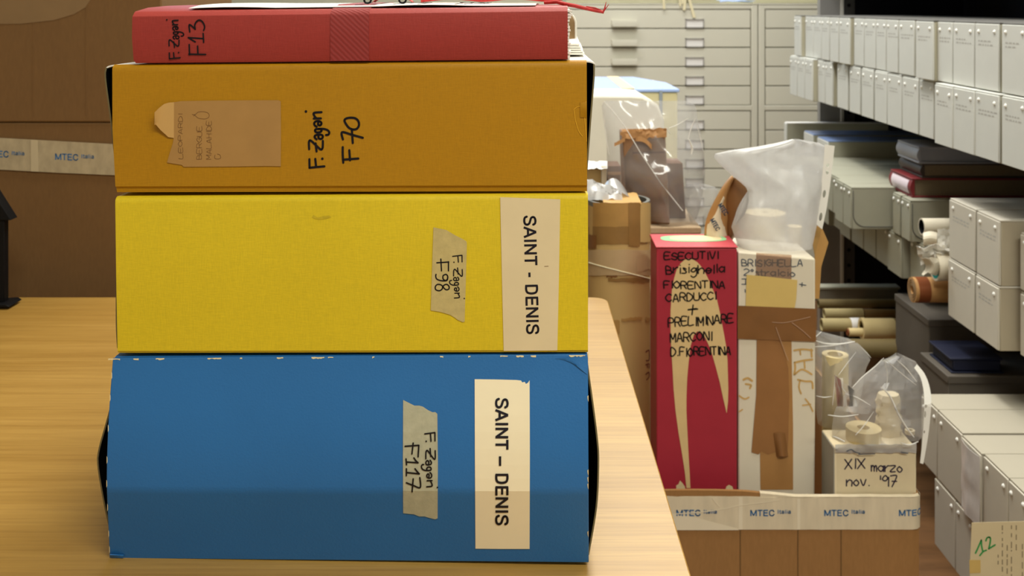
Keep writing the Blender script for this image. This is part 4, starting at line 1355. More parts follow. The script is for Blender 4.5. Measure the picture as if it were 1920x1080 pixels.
# ------------------------------------------------------------------ third shelf: drawing tubes, tray, grey boxes
M_tube_a = plain('olive_card_tube', (112, 96, 58), 0.6, 0.10, 12)
M_tube_b = plain('pale_card_tube', (168, 152, 106), 0.6, 0.08, 12)
M_tube_c = plain('brown_card_tube', (122, 96, 52), 0.6, 0.10, 12)
M_tube_end = plain('cream_tube_end', (216, 194, 140), 0.6, 0.05, 12)
M_grey_tray = plain('grey_tray_board', (118, 112, 98), 0.6, 0.05, 12)
def dtube(label, pxl, pxr, py, rpx, mat, end=None, wrap=None, X1=None):
    # lies on the third shelf (or the tubes on it): distance follows from its height
    r = rpx / F * 2.45
    D = (0.80 - r) * F / (py - CY)
    r = rpx / F * D
    D = (0.80 - r) * F / (py - CY)
    x0 = W(pxl, 0, D).x; x1 = X1 or W(pxr, 0, D).x
    z = Z3 + r
    t = thing('drawing_tube', ((x0 + x1) / 2, D, Z3), label, 'tube', 'cardboard drawing tubes on the third shelf')
    mb = MB(); mb.hollow((x0, D, z), (x1, D, z), r, r * 0.78, 28); mb.build('tube', mat, t, smooth=60)
    if end:
        mb = MB(); mb.hollow((x0 - 0.003, D, z), (x0 + 0.006, D, z), r * 1.06, r * 0.78, 28); mb.build('end_rim', end, t, smooth=60)
        mb = MB(); mb.hollow((x0 + 0.006, D, z), (x0 + 0.075, D, z), r * 1.02, r * 0.9, 28); mb.build('paper_band', M_tube_end, t, smooth=60)
    if wrap:
        a, b = W(wrap[0], 0, D).x, W(wrap[1], 0, D).x
        mb = MB(); mb.hollow((a, D, z), (b, D, z), r * 1.06, r * 0.9, 28); mb.build('paper_wrap', M_label_card, t, smooth=60)
    return t
dtube('long dark cardboard tube, lowest and nearest on the third shelf', 1588, 1727, 653, 17, M_tube_a)
dtube('thick tan cardboard tube with a cream rim, above the lowest tube', 1617, 1727, 616, 18.5, M_tube_c, end=M_tube_end)
dtube('pale cardboard tube with a white paper wrap, left of the thick tan tube', 1540, 1614.5, 609, 12, M_tube_b, wrap=(1594, 1614))
dtube('pale cardboard tube behind the one with the white wrap', 1545, 1617, 588, 9.5, M_tube_b)
dtube('brown cardboard tube in line behind the pale one', 1619, 1716, 589, 9.0, M_tube_c)
dtube('olive cardboard tube at the back of the third shelf, below the grey tray', 1534, 1680, 569.5, 8.5, M_tube_a)
dT = 2.5
sm = thing('drawing_tube', (0.95, 2.4625, Z3 + 0.0055), 'small cream roll poking out left of the thick tan tube', 'tube', 'cardboard drawing tubes on the third shelf')
z = Z3 + 0.0153
mb = MB(); mb.hollow((W(1591, 0, 2.4625).x, 2.4625, z), (1.10, 2.4625, z), 0.0098, 0.006, 20); mb.build('tube', M_tube_end, sm, smooth=60)
mb = MB(); mb.hollow((W(1588, 0, 2.4625).x, 2.4625, z), (W(1592, 0, 2.4625).x, 2.4625, z), 0.0075, 0.004, 20); mb.build('end_rim', M_brownband, sm, smooth=60)
tr = thing('grey_tray', (0.90, 2.80, Z3), 'long flat grey tray lying behind the drawing tubes on the third shelf', 'tray')
Dg = 2.78
mb = MB(); mb.box(0.80, 1.03, Dg, Dg + 0.03, Z3, W(0, 541, Dg).z - 0.002); mb.build('body', M_grey_tray, tr, bevel=0.002)
mb = MB(); mb.box(0.797, 1.035, Dg - 0.003, Dg + 0.033, W(0, 541, Dg).z - 0.002, W(0, 540, Dg).z + 0.003); mb.build('rim', M_gbox_g, tr, bevel=0.001)
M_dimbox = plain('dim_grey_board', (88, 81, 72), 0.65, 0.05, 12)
M_bluefile = plain('navy_file', (14, 20, 46), 0.6, 0.1, 20)
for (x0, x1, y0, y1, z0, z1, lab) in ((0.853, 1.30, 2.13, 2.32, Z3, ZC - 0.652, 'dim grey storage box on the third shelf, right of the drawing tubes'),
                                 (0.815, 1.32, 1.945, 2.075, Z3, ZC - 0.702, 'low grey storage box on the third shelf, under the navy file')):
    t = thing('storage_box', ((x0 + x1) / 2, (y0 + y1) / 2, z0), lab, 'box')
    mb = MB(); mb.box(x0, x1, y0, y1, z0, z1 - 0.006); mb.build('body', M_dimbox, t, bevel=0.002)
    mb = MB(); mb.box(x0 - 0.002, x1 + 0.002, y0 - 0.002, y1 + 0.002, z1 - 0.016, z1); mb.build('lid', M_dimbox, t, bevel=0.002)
t = thing('file', (0.88, 2.0, ZC - 0.702), 'navy blue file lying on the low grey box of the third shelf', 'file')
mb = MB(); mb.box(W(1786, 0, 1.95).x, W(1885, 0, 1.95).x, 1.955, 2.06, ZC - 0.702, ZC - 0.699); mb.build('cover', M_bluefile, t, bevel=0.001)
mb = MB(); mb.box(W(1790, 0, 1.95).x, W(1881, 0, 1.95).x, 1.958, 2.055, ZC - 0.699, ZC - 0.677); mb.build('contents', M_bluefile, t, bevel=0.003)
mb = MB(); mb.box(W(1784, 0, 1.95).x, W(1883, 0, 1.95).x, 1.955, 2.06, ZC - 0.677, ZC - 0.673); mb.build('cover', M_bluefile, t, bevel=0.001)

# ------------------------------------------------------------------ low stack of archive boxes by the aisle
XL = 0.742
zl = [ZC - 0.716, ZC - 0.839, ZC - 0.961]
LOWM = (M_gbox_w, M_gbox_w)
t1 = [(1727, 1757, 'far'), (1757.5, 1803, ''), (1806.5, 1843, ''), (1843.5, 1890, ''), (1890.5, 1925, '')]
for i, (pl, pr, _) in enumerate(t1):
    bx = archive_box(XL - (0.004 if i == 2 else 0), px_y(pr, XL), px_y(pl, XL), zl[1] + 0.0006, zl[0], 0.36,
        ['grey archive box with a pale lid, farthest of the low stack, beside the plastic bag', 'grey archive box with a pale lid, directly beyond the one with the clear sleeve', 'grey archive box with a pale lid and a clear label sleeve on its end',
         'grey archive box with a pale lid, just nearer than the one with the clear sleeve', 'grey archive box with a pale lid, cut off by the right photo edge'][i], 'low stack of archive boxes, top layer', LOWM, lid=M_lid_w, prnt=False, studs=0 if i == 2 else 2, seed=200 + i)
    if i == 2:
        M_sleeve = plain('milky_label_sleeve', (214, 208, 204), 0.25, 0.06, 60)
        yn, yf = px_y(pr, XL), px_y(pl, XL)
        mb = MB()
        g = [[(XL - 0.0050 - 0.004 * math.sin(math.pi * u) - 0.002 * noise.noise((u * 4, v * 4, 1)), yf - 0.003 - (yf - yn - 0.004) * u, zl[0] - 0.006 - (0.112) * v) for u in [k / 8 for k in range(9)]] for v in [k / 10 for k in range(11)]]
        mb.sheet(g, 0.0006)
        mb.build('label_sleeve', M_sleeve, bx, smooth=40)
        mb = MB()
        g = [[(XL - 0.0050 - 0.0006, yf - 0.006 - (yf - yn - 0.012) * u, zl[0] - 0.06 - 0.054 * v - 0.012 * u) for u in (0, 0.5, 1)] for v in (0, 0.5, 1)]
        mb.sheet(g, 0.0003)
        mb.build('label_card', M_label_card, bx, smooth=0)
t2 = [(1752, 1791), (1791.5, 1826), (1826.5, 1880), (1880.5, 1925)]
for i, (pl, pr) in enumerate(t2):
    archive_box(XL, px_y(pr, XL), px_y(pl, XL), zl[2], zl[1], 0.36, ['grey archive box at the far end of the low stack, bottom layer', 'grey archive box in the bottom layer, half behind the paper marked 12', 'grey archive box in the bottom layer, behind the paper marked 12', 'grey archive box in the bottom layer, nearest, behind the paper marked 12'][i],
        'low stack of archive boxes, bottom layer', LOWM, prnt=False, seed=210 + i)
# paper with a green 12 on it
YPAP = 1.478
pp = thing('paper_notice', (W(1880, 0, YPAP).x, YPAP, W(0, 1120, YPAP).z), 'cream typed sheet with a green handwritten 12, hung on the low archive boxes', 'paper')
on_p = lambda off: (lambda x, y: W(x, y, YPAP - off))
sheet12 = decal('sheet', [(1822, 980), (1870, 978.5), (1960, 976.5), (1962, 1130), (1817, 1130), (1819, 1050)], on_p(0), plain('aged_typing_paper', (216, 198, 158), 0.7, 0.02, 30), pp, th=0.0004)
M_green = plain('green_marker', (52, 150, 76), 0.5, 0.08)
st = px_of([[(352, 695), (400, 590), (450, 475)], [(450, 475), (455, 570), (475, 665)], [(425, 735), (480, 670), (535, 645)],
            [(527, 487), (545, 440), (580, 425), (603, 445), (598, 520), (575, 620)], [(575, 620), (625, 590), (682, 555)]], 1790, 960, 9.0)
ink('handwriting', st, on_p(0.0005), 3.0, M_green, sheet12, smooth=True)
rnd = random.Random(3)
M_typed = plain('faint_typing', (150, 134, 106), 0.7, 0.1)
rows = []
for cx, y0, y1 in ((1871.5, 1040, 1064), (1879.5, 985, 1026), (1879.5, 1032, 1100), (1888.5, 1022, 1100), (1896.5, 985, 1034), (1896.5, 1044, 1100), (1905.5, 985, 1032), (1917, 1020, 1100)):
    y = y0
    while y < y1:
        d = rnd.uniform(3, 13)
        rows.append([(cx, y), (cx, min(y + d, y1))])
        y += d + rnd.uniform(3, 9)
ink('typed_lines', rows, on_p(0.0005), 2.0, M_typed, sheet12, smooth=False, round_caps=False)
decal('tape_piece', [(1817.5, 1050), (1838.5, 1050), (1838.5, 1074), (1818, 1075)], on_p(0.0007), plain('yellowed_tape', (210, 178, 106), 0.4, 0.05, 40), sheet12, th=0.0002)

# ------------------------------------------------------------------ taped carton beside the table, full of rolls and boxes
YT0 = 1.500
tc = thing('cardboard_carton', (0.34, YT0 + 0.24, 0.0), 'open brown carton edged with printed paper tape, on the floor beside the table', 'carton')
XC0, XC1 = 0.075, 0.5915
zl_, zr_ = W(0, 920, YT0).z, W(0, 931, YT0).z
yb_ = YT0 + 0.56
def wall_top(x): return zl_ + (zr_ - zl_) * min(1, max(0, (x - W(1390, 0, YT0).x) / 0.08)) if True else zl_
mb = MB()
N_ = 24
front_o, front_i = [], []
def ring(x0, x1, y0, y1, r, n=5):
    return rounded(x0, x1, y0, y1, r, 0, n)
ro = ring(XC0, XC1, YT0, yb_, 0.016)
ri = ring(XC0 + 0.005, XC1 - 0.005, YT0 + 0.005, yb_ - 0.005, 0.011)
n = len(ro)
# resample along edges so the rim can wave
def dens(lp, m=90):
    pts = [Vector((p[0], p[1])) for p in lp]
    segs = [(pts[i], pts[(i + 1) % len(pts)]) for i in range(len(pts))]
    tot = sum((b - a).length for a, b in segs)
    out = []
    for k in range(m):
        d = tot * k / m
        for a, b in segs:
            l = (b - a).length
            if d <= l:
                out.append(a + (b - a) * (d / max(l, 1e-9))); break
            d -= l
    return out
do, di = dens(ro, 140), dens(ri, 140)
def rim(p): 
    return wall_top(p.x) + 0.0012 * noise.noise((p.x * 25, p.y * 25, 0))
A = [Vector((p.x, p.y, 0.002)) for p in do]; B = [Vector((p.x, p.y, rim(p))) for p in do]
C = [Vector((p.x, p.y, rim(q))) for p, q in zip(di, do)]; D = [Vector((p.x, p.y, 0.008)) for p in di]
mb.rings([A, B, C, D], caps=True)
mb.build('body', M_carton_front, tc, smooth=40)
on_t = lambda off: (lambda x, y: W(x, y, YT0 - off))
def on_tc(off):
    """wraps the tape round the right-hand corner of the carton"""
    xr = XC1 - 0.016
    def f(px, py):
        p = W(px, py, YT0)
        if p.x <= xr:
            return Vector((p.x, YT0 - off, p.z))
        a = (p.x - xr) / 0.016
        if a <= math.pi / 2:
            return Vector((xr + (0.016 + off) * math.sin(a), YT0 + 0.016 - (0.016 + off) * math.cos(a), p.z))
        return Vector((XC1 + off, YT0 + 0.016 + (a - math.pi / 2) * 0.016, p.z))
    return f
mb = MB()
g = []
cols = [1180 + 10 * i for i in range(62)]
for px in cols:
    e = 0.8 * noise.noise((px * 0.05, 0, 3))
    top = 930 + (932.5 - 930) * min(1, max(0, (px - 1400) / 60)) + e
    bot = 992.3 + 0.5 * noise.noise((px * 0.06, 4, 3))
    g.append([on_tc(0.0009 + 0.0004 * noise.noise((px * 0.04, k * 0.8, 9)))(px, top + (bot - top) * k / 6.0) for k in range(7)])
mb.sheet(g, 0.0004)
tpc = mb.build('printed_tape', M_tape, tc, smooth=60)
# tape folded over the rim on the right half
mb = MB()
g = []
for px in [1425 + 7 * i for i in range(44)]:
    p = on_tc(0.0009)(px, 932)
    zt_ = rim(Vector((p.x, p.y))) + 0.0012
    inn = Vector((min(p.x, XC1 - 0.006), p.y + 0.0065, zt_ - 0.004))
    g.append([p, Vector((p.x, p.y, zt_ - 0.001)), Vector((p.x, p.y + 0.003, zt_ + 0.0006 * noise.noise((px * .1, 1, 1)))), Vector((p.x, p.y + 0.006, zt_)), inn])
mb.sheet(g, 0.0005)
mb.build('tape_fold', M_tape, tc, smooth=60)
for x in (1267.5, 1406, 1544.5, 1684.5):
    a, b = mtec(x, 966.5, 46, 11.5, 0.0)
    ink('printed_text', a, on_tc(0.0018), 2.3, M_tape_blue, tpc, round_caps=False)
    ink('printed_text', b, on_tc(0.0018), 1.45, M_tape_blue, tpc, round_caps=False)
# wrinkles
M_tape_hi = M_tape_light
ink('wrinkle', [[(1253, 963), (1300, 960), (1350, 954), (1390, 946), (1430, 941), (1460, 936)]], on_tc(0.0022), 1.8, M_tape_light, tpc)
ink('wrinkle', [[(1335, 932), (1340, 940), (1348, 948)]], on_tc(0.0020), 1.2, M_tape_light, tpc)
decal('tape_join', [(1384.5, 931), (1392, 931), (1392, 992), (1384.5, 992)], on_tc(0.0016), M_tape_light, tpc, th=0)
decal('tape_join', [(1494, 934), (1500, 934), (1500, 992), (1494, 992)], on_tc(0.0016), M_tape_light, tpc, th=0)
decal('torn_tape', [(1253, 962), (1300, 968), (1345, 980), (1384, 990), (1384, 993), (1253, 993)], on_tc(0.0017), M_tape_light, tpc, th=0)
for x in (1388, 1496, 1577):
    mb = MB(); c = W(x, 0, YT0).x
    mb.box(c - 0.0008, c + 0.0008, YT0 - 0.0006, YT0 + 0.001, 0.01, W(0, 993, YT0).z)
    mb.build('score_line', M_carton, tc)

# --- red upright box
YR = 1.56
M_redcard = plain('crimson_card', (172, 44, 60), 0.5, 0.05, 20)
M_redcard_s = M_redcard
M_cream_print = plain('cream_print', (226, 196, 140), 0.55, 0.04, 30)
M_mint = plain('mint_print', (150, 206, 150), 0.5, 0.06, 20)
xl, xr = W(1231, 0, YR).x, W(1382, 0, YR).x
zt_r = W(0, 466, YR).z
rbx = thing('upright_box', ((xl + xr) / 2, YR + 0.035, 0.009), 'tall crimson cardboard box with a cream two-legged emblem and black handwriting', 'box', 'upright boxes in the taped carton')
mb = MB()
mb.box(xl, xr, YR, YR + 0.072, 0.009, zt_r)
mb.build('body', M_redcard, rbx, bevel=0.002)
mb = MB()
mb.loft([(xl - 0.001, YR - 0.001, zt_r + 0.0008), (xr + 0.001, YR - 0.001, zt_r + 0.0008), (xr + 0.001, YR - 0.001, zt_r + 0.003), (xl - 0.001, YR - 0.001, zt_r + 0.003)],
        [(xl - 0.001, YR + 0.073, zt_r + 0.0015), (xr + 0.001, YR + 0.073, zt_r + 0.0015), (xr + 0.001, YR + 0.073, zt_r + 0.006), (xl - 0.001, YR + 0.073, zt_r + 0.006)])
lidr = mb.build('lid', plain('faded_crimson_card', (196, 76, 84), 0.5, 0.05, 20), rbx, bevel=0.001)
def on_rtop(x, y):
    # x 0..1 across, y 0..1 back
    return Vector((xl + (xr - xl) * x, YR + 0.072 * y, zt_r + 0.0034 + 0.003 * y))
decal('top_print', [(0.10 + 0.42 + 0.42 * math.cos(a), 0.62 + 0.26 * math.copysign(abs(math.sin(a)) ** 0.6, math.sin(a))) for a in [2 * math.pi * k / 32 for k in range(32)]], on_rtop, M_mint, lidr, th=0)
decal('top_print', [(0.22 + 0.33 + 0.33 * math.cos(a), 0.62 + 0.20 * math.copysign(abs(math.sin(a)) ** 0.6, math.sin(a))) for a in [2 * math.pi * k / 32 for k in range(32)]], lambda x, y: on_rtop(x, y) + Vector((0, 0, 0.0003)), M_cream, lidr, th=0)
on_rd = lambda off: (lambda x, y: W(x, y, YR - off))
fang = [(1291, 485), (1300, 487), (1307.5, 491.6), (1315, 500), (1322, 511), (1331, 529), (1338, 546), (1344, 561), (1350, 587), (1357, 624), (1362, 652), (1364, 676), (1365.5, 727), (1365, 752), (1362.5, 775),
        (1356, 747), (1349.6, 717), (1342, 688), (1334, 660), (1327, 643), (1321, 631), (1315, 624), (1308, 621), (1301, 628), (1295, 648), (1291, 680), (1288.6, 707), (1287.2, 740), (1287, 770), (1289, 812), (1291, 852), (1293, 885), (1294.5, 915),
        (1287, 915), (1284, 885), (1279, 852), (1272, 810), (1266.5, 769), (1263, 730), (1261, 691), (1258.6, 655), (1257.5, 623), (1257.3, 582), (1260, 542), (1264, 522), (1269, 505), (1276, 494), (1283, 487.5)]
decal('emblem', fang, on_rd(0.0004), M_cream_print, rbx)
lines = []
lines += word('ESECUTIVI', 1246, 487, 101, 13, slope=-0.02, wob=1.0, seed=1)
lines += word('Brisighella', 1249, 513, 110, 15, slope=-0.02, wob=1.2, seed=2)
lines += word('FIORENTINA', 1245, 541, 114, 13, slope=-0.01, wob=1.0, seed=3)
lines += word('CARDUCCI', 1249, 566, 94, 14, slope=-0.05, wob=1.0, seed=4)
lines += [[(1290, 581), (1308, 579.5)], [(1291, 580.5), (1306, 578.5)], [(1299.5, 572), (1297.5, 590)]]
lines += word('PRELIMINARE', 1253, 613, 122, 16, slope=-0.06, wob=1.4, seed=5)
lines += word('MARCONI', 1257, 641, 78, 16, slope=-0.04, wob=1.2, seed=6)
lines += word('D.FIORENTINA', 1258, 668, 112, 15, slope=-0.03, wob=1.2, seed=7)
ink('handwriting', lines, on_rd(0.0008), 2.6, M_ink, rbx)
for pts in ([(1268, 917), (1268, 910), (1272, 908), (1275, 901), (1279, 905), (1284, 912), (1285, 917)], [(1360, 918), (1362, 912), (1367, 909), (1373, 912), (1375, 918)]):
    decal('worn_spot', pts, on_rd(0.0004), M_wear, rbx, th=0)

# --- white upright box with brown tape
YW = 1.566
M_whitecard = plain('white_card', (228, 218, 196), 0.55, 0.03, 12)
M_ptape = plain('brown_packing_tape', (134, 92, 52), 0.32, 0.10, 18)
M_ptape_l = plain('pale_brown_tape', (176, 130, 78), 0.38, 0.06, 18)
M_ptape_p = plain('pinkish_tape', (186, 150, 122), 0.4, 0.05, 18)
M_postit = plain('yellow_note_paper', (218, 188, 112), 0.65, 0.04, 20)
M_residue = plain('tape_residue', (208, 168, 102), 0.6, 0.10, 90)
M_ink_grey = plain('grey_ink', (84, 92, 104), 0.5, 0.1)
xl2, xr2 = W(1384.5, 0, YW).x, W(1529, 0, YW).x
ztw = W(0, 477, YW).z
wb = thing('upright_box', ((xl2 + xr2) / 2, YW + 0.05, 0.009), 'tall white cardboard box crossed with brown packing tape, next to the crimson box', 'box', 'upright boxes in the taped carton')
mb = MB()
ra = [(xl2, 0.009), (xr2 - 0.004, 0.009), (xr2, W(0, 470, YW).z - 0.25), (xr2, W(0, 485, YW).z), (xl2, W(0, 472, YW).z)]
mb.loft([(x, YW, z) for x, z in ra], [(x, YW + 0.10, z) for x, z in ra])
mb.build('body', M_whitecard, wb, bevel=0.0025)
on_w = lambda off: (lambda x, y: W(x, y, YW - off))
hw = word('BRISIGHELLA', 1391, 499, 114, 12, slope=0.0, wob=0.8, seed=8)
hw += word('2*stralcio', 1395, 516, 96, 12, slope=0.03, wob=0.8, seed=9)
hw += word('I', 1393, 533, 6, 10) + [[(1391, 523), (1399, 523)], [(1391, 533), (1399, 533)], [(1397, 543), (1397.5, 548)], [(1499, 533), (1511, 535)], [(1504, 530), (1503.5, 537)]]
ink('handwriting', hw, on_w(0.0005), 1.9, M_ink_grey, wb)
decal('packing_tape', [(1418, 474), (1484, 478), (1484, 524), (1450, 521), (1417, 518)], on_w(0.0007), see_through('faded_clear_tape', 0.16, 0.3, 0.4, (0.86, 0.74, 0.64)), wb)
decal('paper_note', [(1400, 515), (1440, 519), (1495, 525), (1493, 560), (1490, 577), (1440, 576), (1398, 574), (1399, 545)], on_w(0.0010), M_postit, wb)
decal('packing_tape', [(1420, 632), (1484, 632), (1485, 700), (1487, 800), (1487, 918), (1426, 918), (1425, 850), (1422, 760), (1419, 700)], on_w(0.0006), M_ptape_l, wb)
decal('packing_tape', [(1419, 630), (1463, 630), (1478, 690), (1480, 740), (1478, 820), (1476, 852), (1466, 858), (1458, 846), (1440, 852), (1428, 846), (1422, 852), (1409, 848), (1413, 800), (1418, 740)], on_w(0.0010), plain('crinkled_brown_tape', (156, 110, 66), 0.34, 0.08, 18), wb)
mb = MB()
g = []
for i in range(15):
    px = 1383 + 147 * i / 14.0
    r = []
    for k in range(6):
        py = 573 + 6 * i / 14.0 + (62 + 0 * i) * k / 5.0
        r.append(W(px, py, YW - 0.0014 - 0.0022 * abs(noise.noise((px * 0.045, py * 0.06, 2.2)))))
    g.append(r)
mb.sheet(g, 0.0005)
band = mb.build('packing_tape', M_ptape, wb, smooth=18)
ink('crease', [[(1448, 604), (1470, 605), (1495, 600), (1519, 594)], [(1455, 614), (1468, 650), (1478, 676)], [(1485, 605), (1505, 620), (1520, 634)]], on_w(0.0040), 1.2, M_ptape_p, band)
mb = MB()
g = [[W(1450 + 22 * u + 6 * v, 812 + 44 * v, YW - 0.0016 - 0.006 * math.sin(math.pi * u) * (0.3 + v)) for u in [k / 6 for k in range(7)]] for v in [k / 5 for k in range(6)]]
mb.sheet(g, 0.0004)
mb.build('tape_fold', M_ptape, wb, smooth=40)
for k, (w_, sts_) in enumerate(((3.6, [[(1489, 657), (1506, 655), (1523, 657)], [(1521, 655), (1522, 669)]]), (3.0, [[(1500, 657), (1501, 665)]]), (3.8, [[(1490, 680), (1507, 676), (1523, 674)], [(1490, 680), (1491, 690), (1489, 702)]]),
        (3.4, [[(1490, 702), (1502, 693), (1513, 696), (1522, 702)]]), (3.2, [[(1508, 677), (1509, 690)]]), (3.6, [[(1496, 712), (1510, 715), (1522, 716), (1524, 728)]]), (3.2, [[(1500, 714), (1498, 726), (1502, 738)]]),
        (3.0, [[(1510, 748), (1517, 757), (1524, 771)]]), (2.6, [[(1505, 760), (1520, 758)]]), (4.2, [[(1394, 712), (1402, 709), (1410, 714)]]), (3.6, [[(1398, 720), (1408, 722), (1406, 728)]]), (3.0, [[(1386, 742), (1396, 748), (1404, 745)]]), (2.6, [[(1386, 772), (1392, 768)]]))):
    ink('tape_residue', sts_, on_w(0.0004), w_, M_residue, wb)

# --- small white box labelled by hand
YX = 1.511
M_oldwhite = plain('yellowed_white_card', (228, 212, 176), 0.5, 0.05, 20)
M_greyside = plain('grey_card_side', (170, 168, 156), 0.5, 0.06, 20)  # left side, greyer and darker than the front
xl3, xr3 = W(1564, 0, YX).x, W(1719, 0, YX).x
ztx = W(0, 839, YX).z
xb = thing('small_box', ((xl3 + xr3) / 2, YX + 0.035, 0.009), 'yellowed white box with a handwritten note, at the right end of the carton', 'box', 'upright boxes in the taped carton')
mb = MB()
mb.box(xl3, xr3, YX, YX + 0.065, 0.009, ztx)
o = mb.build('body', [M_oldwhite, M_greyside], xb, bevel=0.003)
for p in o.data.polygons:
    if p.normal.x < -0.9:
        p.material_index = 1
on_x = lambda off: (lambda x, y: W(x, y, YX - off))
hw = word('XIX', 1584, 880, 38, 18, slope=-0.04, wob=1, seed=3) + word('marzo', 1634, 884, 58, 16, slope=0.03, wob=1.2, seed=4)
hw += word('nov.', 1587, 911, 44, 17, slope=0.0, wob=1.0, seed=5) + word("'97", 1648, 912, 34, 20, slope=-0.0, wob=0.8, seed=6)
ink('handwriting', hw, on_x(0.0005), 2.4, plain('violet_black_ink', (44, 34, 60), 0.5, 0.1), xb)
mb = MB()
g = []
for i in range(24):
    px = 1566 + 152 * i / 23.0
    r = []
    for k in range(5):
        r.append(W(px, 833 + 4 * k + 2.5 * noise.noise((px * 0.08, k, 1)), YX - 0.0012 - 0.0035 * abs(noise.noise((px * 0.07, k * 0.7, 5)))))
    g.append(r)
mb.sheet(g, 0.0006)
mb.build('tape', see_through('crumpled_white_tape', 0.6, 0.15, 1.0), xb, smooth=30)
ink('faded_print', [[(1588, 846), (1596, 843), (1604, 848), (1612, 850)], [(1610, 852), (1640, 851)], [(1690, 848), (1702, 850)]], on_x(0.0048), 2.0, M_ink_grey, xb)
# rolls standing in and on it
M_creamroll = plain('cream_roll_paper', (226, 206, 156), 0.6, 0.05, 20)
def roll_v(label, px, py_top, rpx, D, zb, mat=None, lean=0.0, inner=0.6):
    c = W(px, py_top, D)
    r = rpx / F * D
    t = thing('paper_roll', (c.x, D, zb), label, 'roll', 'paper rolls standing in the taped carton')
    mb = MB(); mb.hollow((c.x - lean, D, zb), (c.x, D, c.z), r, r * inner, 32)
    mb.build('roll', mat or M_creamroll, t, smooth=60)
    return t
roll_v('squat cream paper roll on top of the yellowed box, inside the bag', 1619, 801, 32, YX + 0.027, ztx, inner=0.35)
M_cream_dark = plain('ivory_crumpled_paper', (220, 204, 170), 0.6, 0.05, 20)
t = thing('paper_bundle', (W(1666, 0, 1.558).x, 1.558, ztx), 'crumpled ivory paper bundle standing behind the squat roll in the bag', 'paper')
c = W(1666, 0, 1.558)
mb = MB()
rs = []
for k in range(12):
    v = k / 11.0
    z = ztx + (W(0, 738, 1.558).z - ztx) * v
    rr = 0.0188 * (1 - 0.16 * max(0, v - 0.5) / 0.5)
    rs.append([Vector((c.x + (rr * (1 + 0.42 * noise.noise((math.cos(a) * 2, math.sin(a) * 2, v * 8)))) * math.cos(a), c.y + 0.8 * rr * (1 + 0.36 * noise.noise((math.cos(a) * 2, math.sin(a) * 2, v * 5 + 9))) * math.sin(a), z)) for a in [2 * math.pi * i / 18 for i in range(18)]])
mb.rings(rs)
mb.build('paper', M_cream_dark, t, smooth=25)
roll_v('ivory paper roll in the bag beside the white taped box', 1566, 664, 24, 1.64, 0.009, M_creamroll)
roll_v('narrow cream roll with a dark core, right of the crumpled bundle', 1706, 806, 9, 1.560, ztx, M_cream_dark)

# --- big cardboard tube
M_tubekraft = plain('tube_kraft', (202, 170, 110), 0.6, 0.05, 8)
M_tubetape = plain('old_brown_tape', (180, 140, 80), 0.4, 0.10, 30)
M_tubetape_d = plain('dark_brown_tape', (150, 114, 64), 0.4, 0.10, 30)
M_tubegrey = plain('grey_tube_rim', (118, 118, 112), 0.5, 0.05)
YTU = 1.725
rt = 58.5 / F * YTU
ct = W(1159.5, 377, YTU)
ct.y = YTU
tt = thing('cardboard_tube', (ct.x, YTU, 0.009), 'wide taped cardboard tube standing beside the table corner, left of the crimson box', 'tube')
mb = MB(); mb.hollow((ct.x, YTU, 0.009), (ct.x, YTU, ct.z), rt, rt * 0.93, 48); mb.build('body', M_tubekraft, tt, smooth=60)
mb = MB(); mb.hollow((ct.x, YTU, ct.z - 0.004), (ct.x, YTU, ct.z + 0.0035), rt * 1.004, rt * 0.90, 48); mb.build('rim', M_tubegrey, tt, smooth=60)
def tube_patch(name, pxa, pxb, pya, pyb, mat, off=0.0006, wav=0.8, slope=0.0, seed=0, th=0.0003):
    mb = MB(); g = []
    rnd2 = random.Random(seed)
    for i in range(13):
        px = pxa + (pxb - pxa) * i / 12.0
        s = max(-0.999, min(0.999, (px - 1159.5) / 58.5))
        a = math.asin(s)
        r = rt + off
        r_ = []
        for k in range(3):
            py = pya + (pyb - pya) * k / 2.0 + slope * (px - pxa) + rnd2.uniform(-wav, wav)
            z = ZC - (py - CY) / F * (YTU - rt * math.cos(a))
            r_.append(Vector((ct.x + r * math.sin(a), YTU - r * math.cos(a), z)))
        g.append(r_)
    mb.sheet(g, th)
    return mb.build(name, mat, tt, smooth=60)
def tube_ring(name, pya, pyb, mat, off, seed):
    return tube_patch(name, 1102, 1217.6, pya, pyb, mat, off, 0.8, 0.0, seed)
tube_ring('tape_band', 380, 425, M_tubetape, 0.0004, 1)
tube_ring('tape_band', 425, 458, M_tubetape_d, 0.0005, 2)
tube_patch('tape_strip', 1172, 1193, 380, 462, M_tubetape_d, 0.0010, 1.0, 0, 3)
tube_patch('tape_strip', 1101.5, 1116, 440, 466, M_ptape, 0.0012, 1.0, 0, 4)
tube_patch('tape_strip', 1194, 1217, 380, 454, M_tubekraft, 0.0011, 0.8, 0, 14)
M_clearband = plain('milky_film_band', (196, 168, 126), 0.3, 0.06, 30)
tube_ring('clear_band', 468, 516, M_clearband, 0.0016, 5)
tube_patch('clear_band', 1186, 1217, 478, 510, M_clearband, 0.0020, 2.0, -0.25, 6)
tube_patch('tape_strip', 1133, 1152, 492, 520, M_ptape, 0.0008, 1.5, 0, 7)
tube_patch('tape_strip', 1136, 1214, 521, 528, M_tubetape_d, 0.0008, 1.2, 0.02, 8)
tube_patch('tape_strip', 1159, 1198, 597, 603, M_tubetape, 0.0008, 1.2, -0.10, 9)
tube_patch('tape_strip', 1205, 1216, 594, 602, M_tubetape, 0.0008, 1.2, 0, 10)
tube_patch('tape_strip', 1146, 1156, 600, 625, M_tubetape, 0.0008, 1.2, 0, 11)
mb = MB()
pts = []
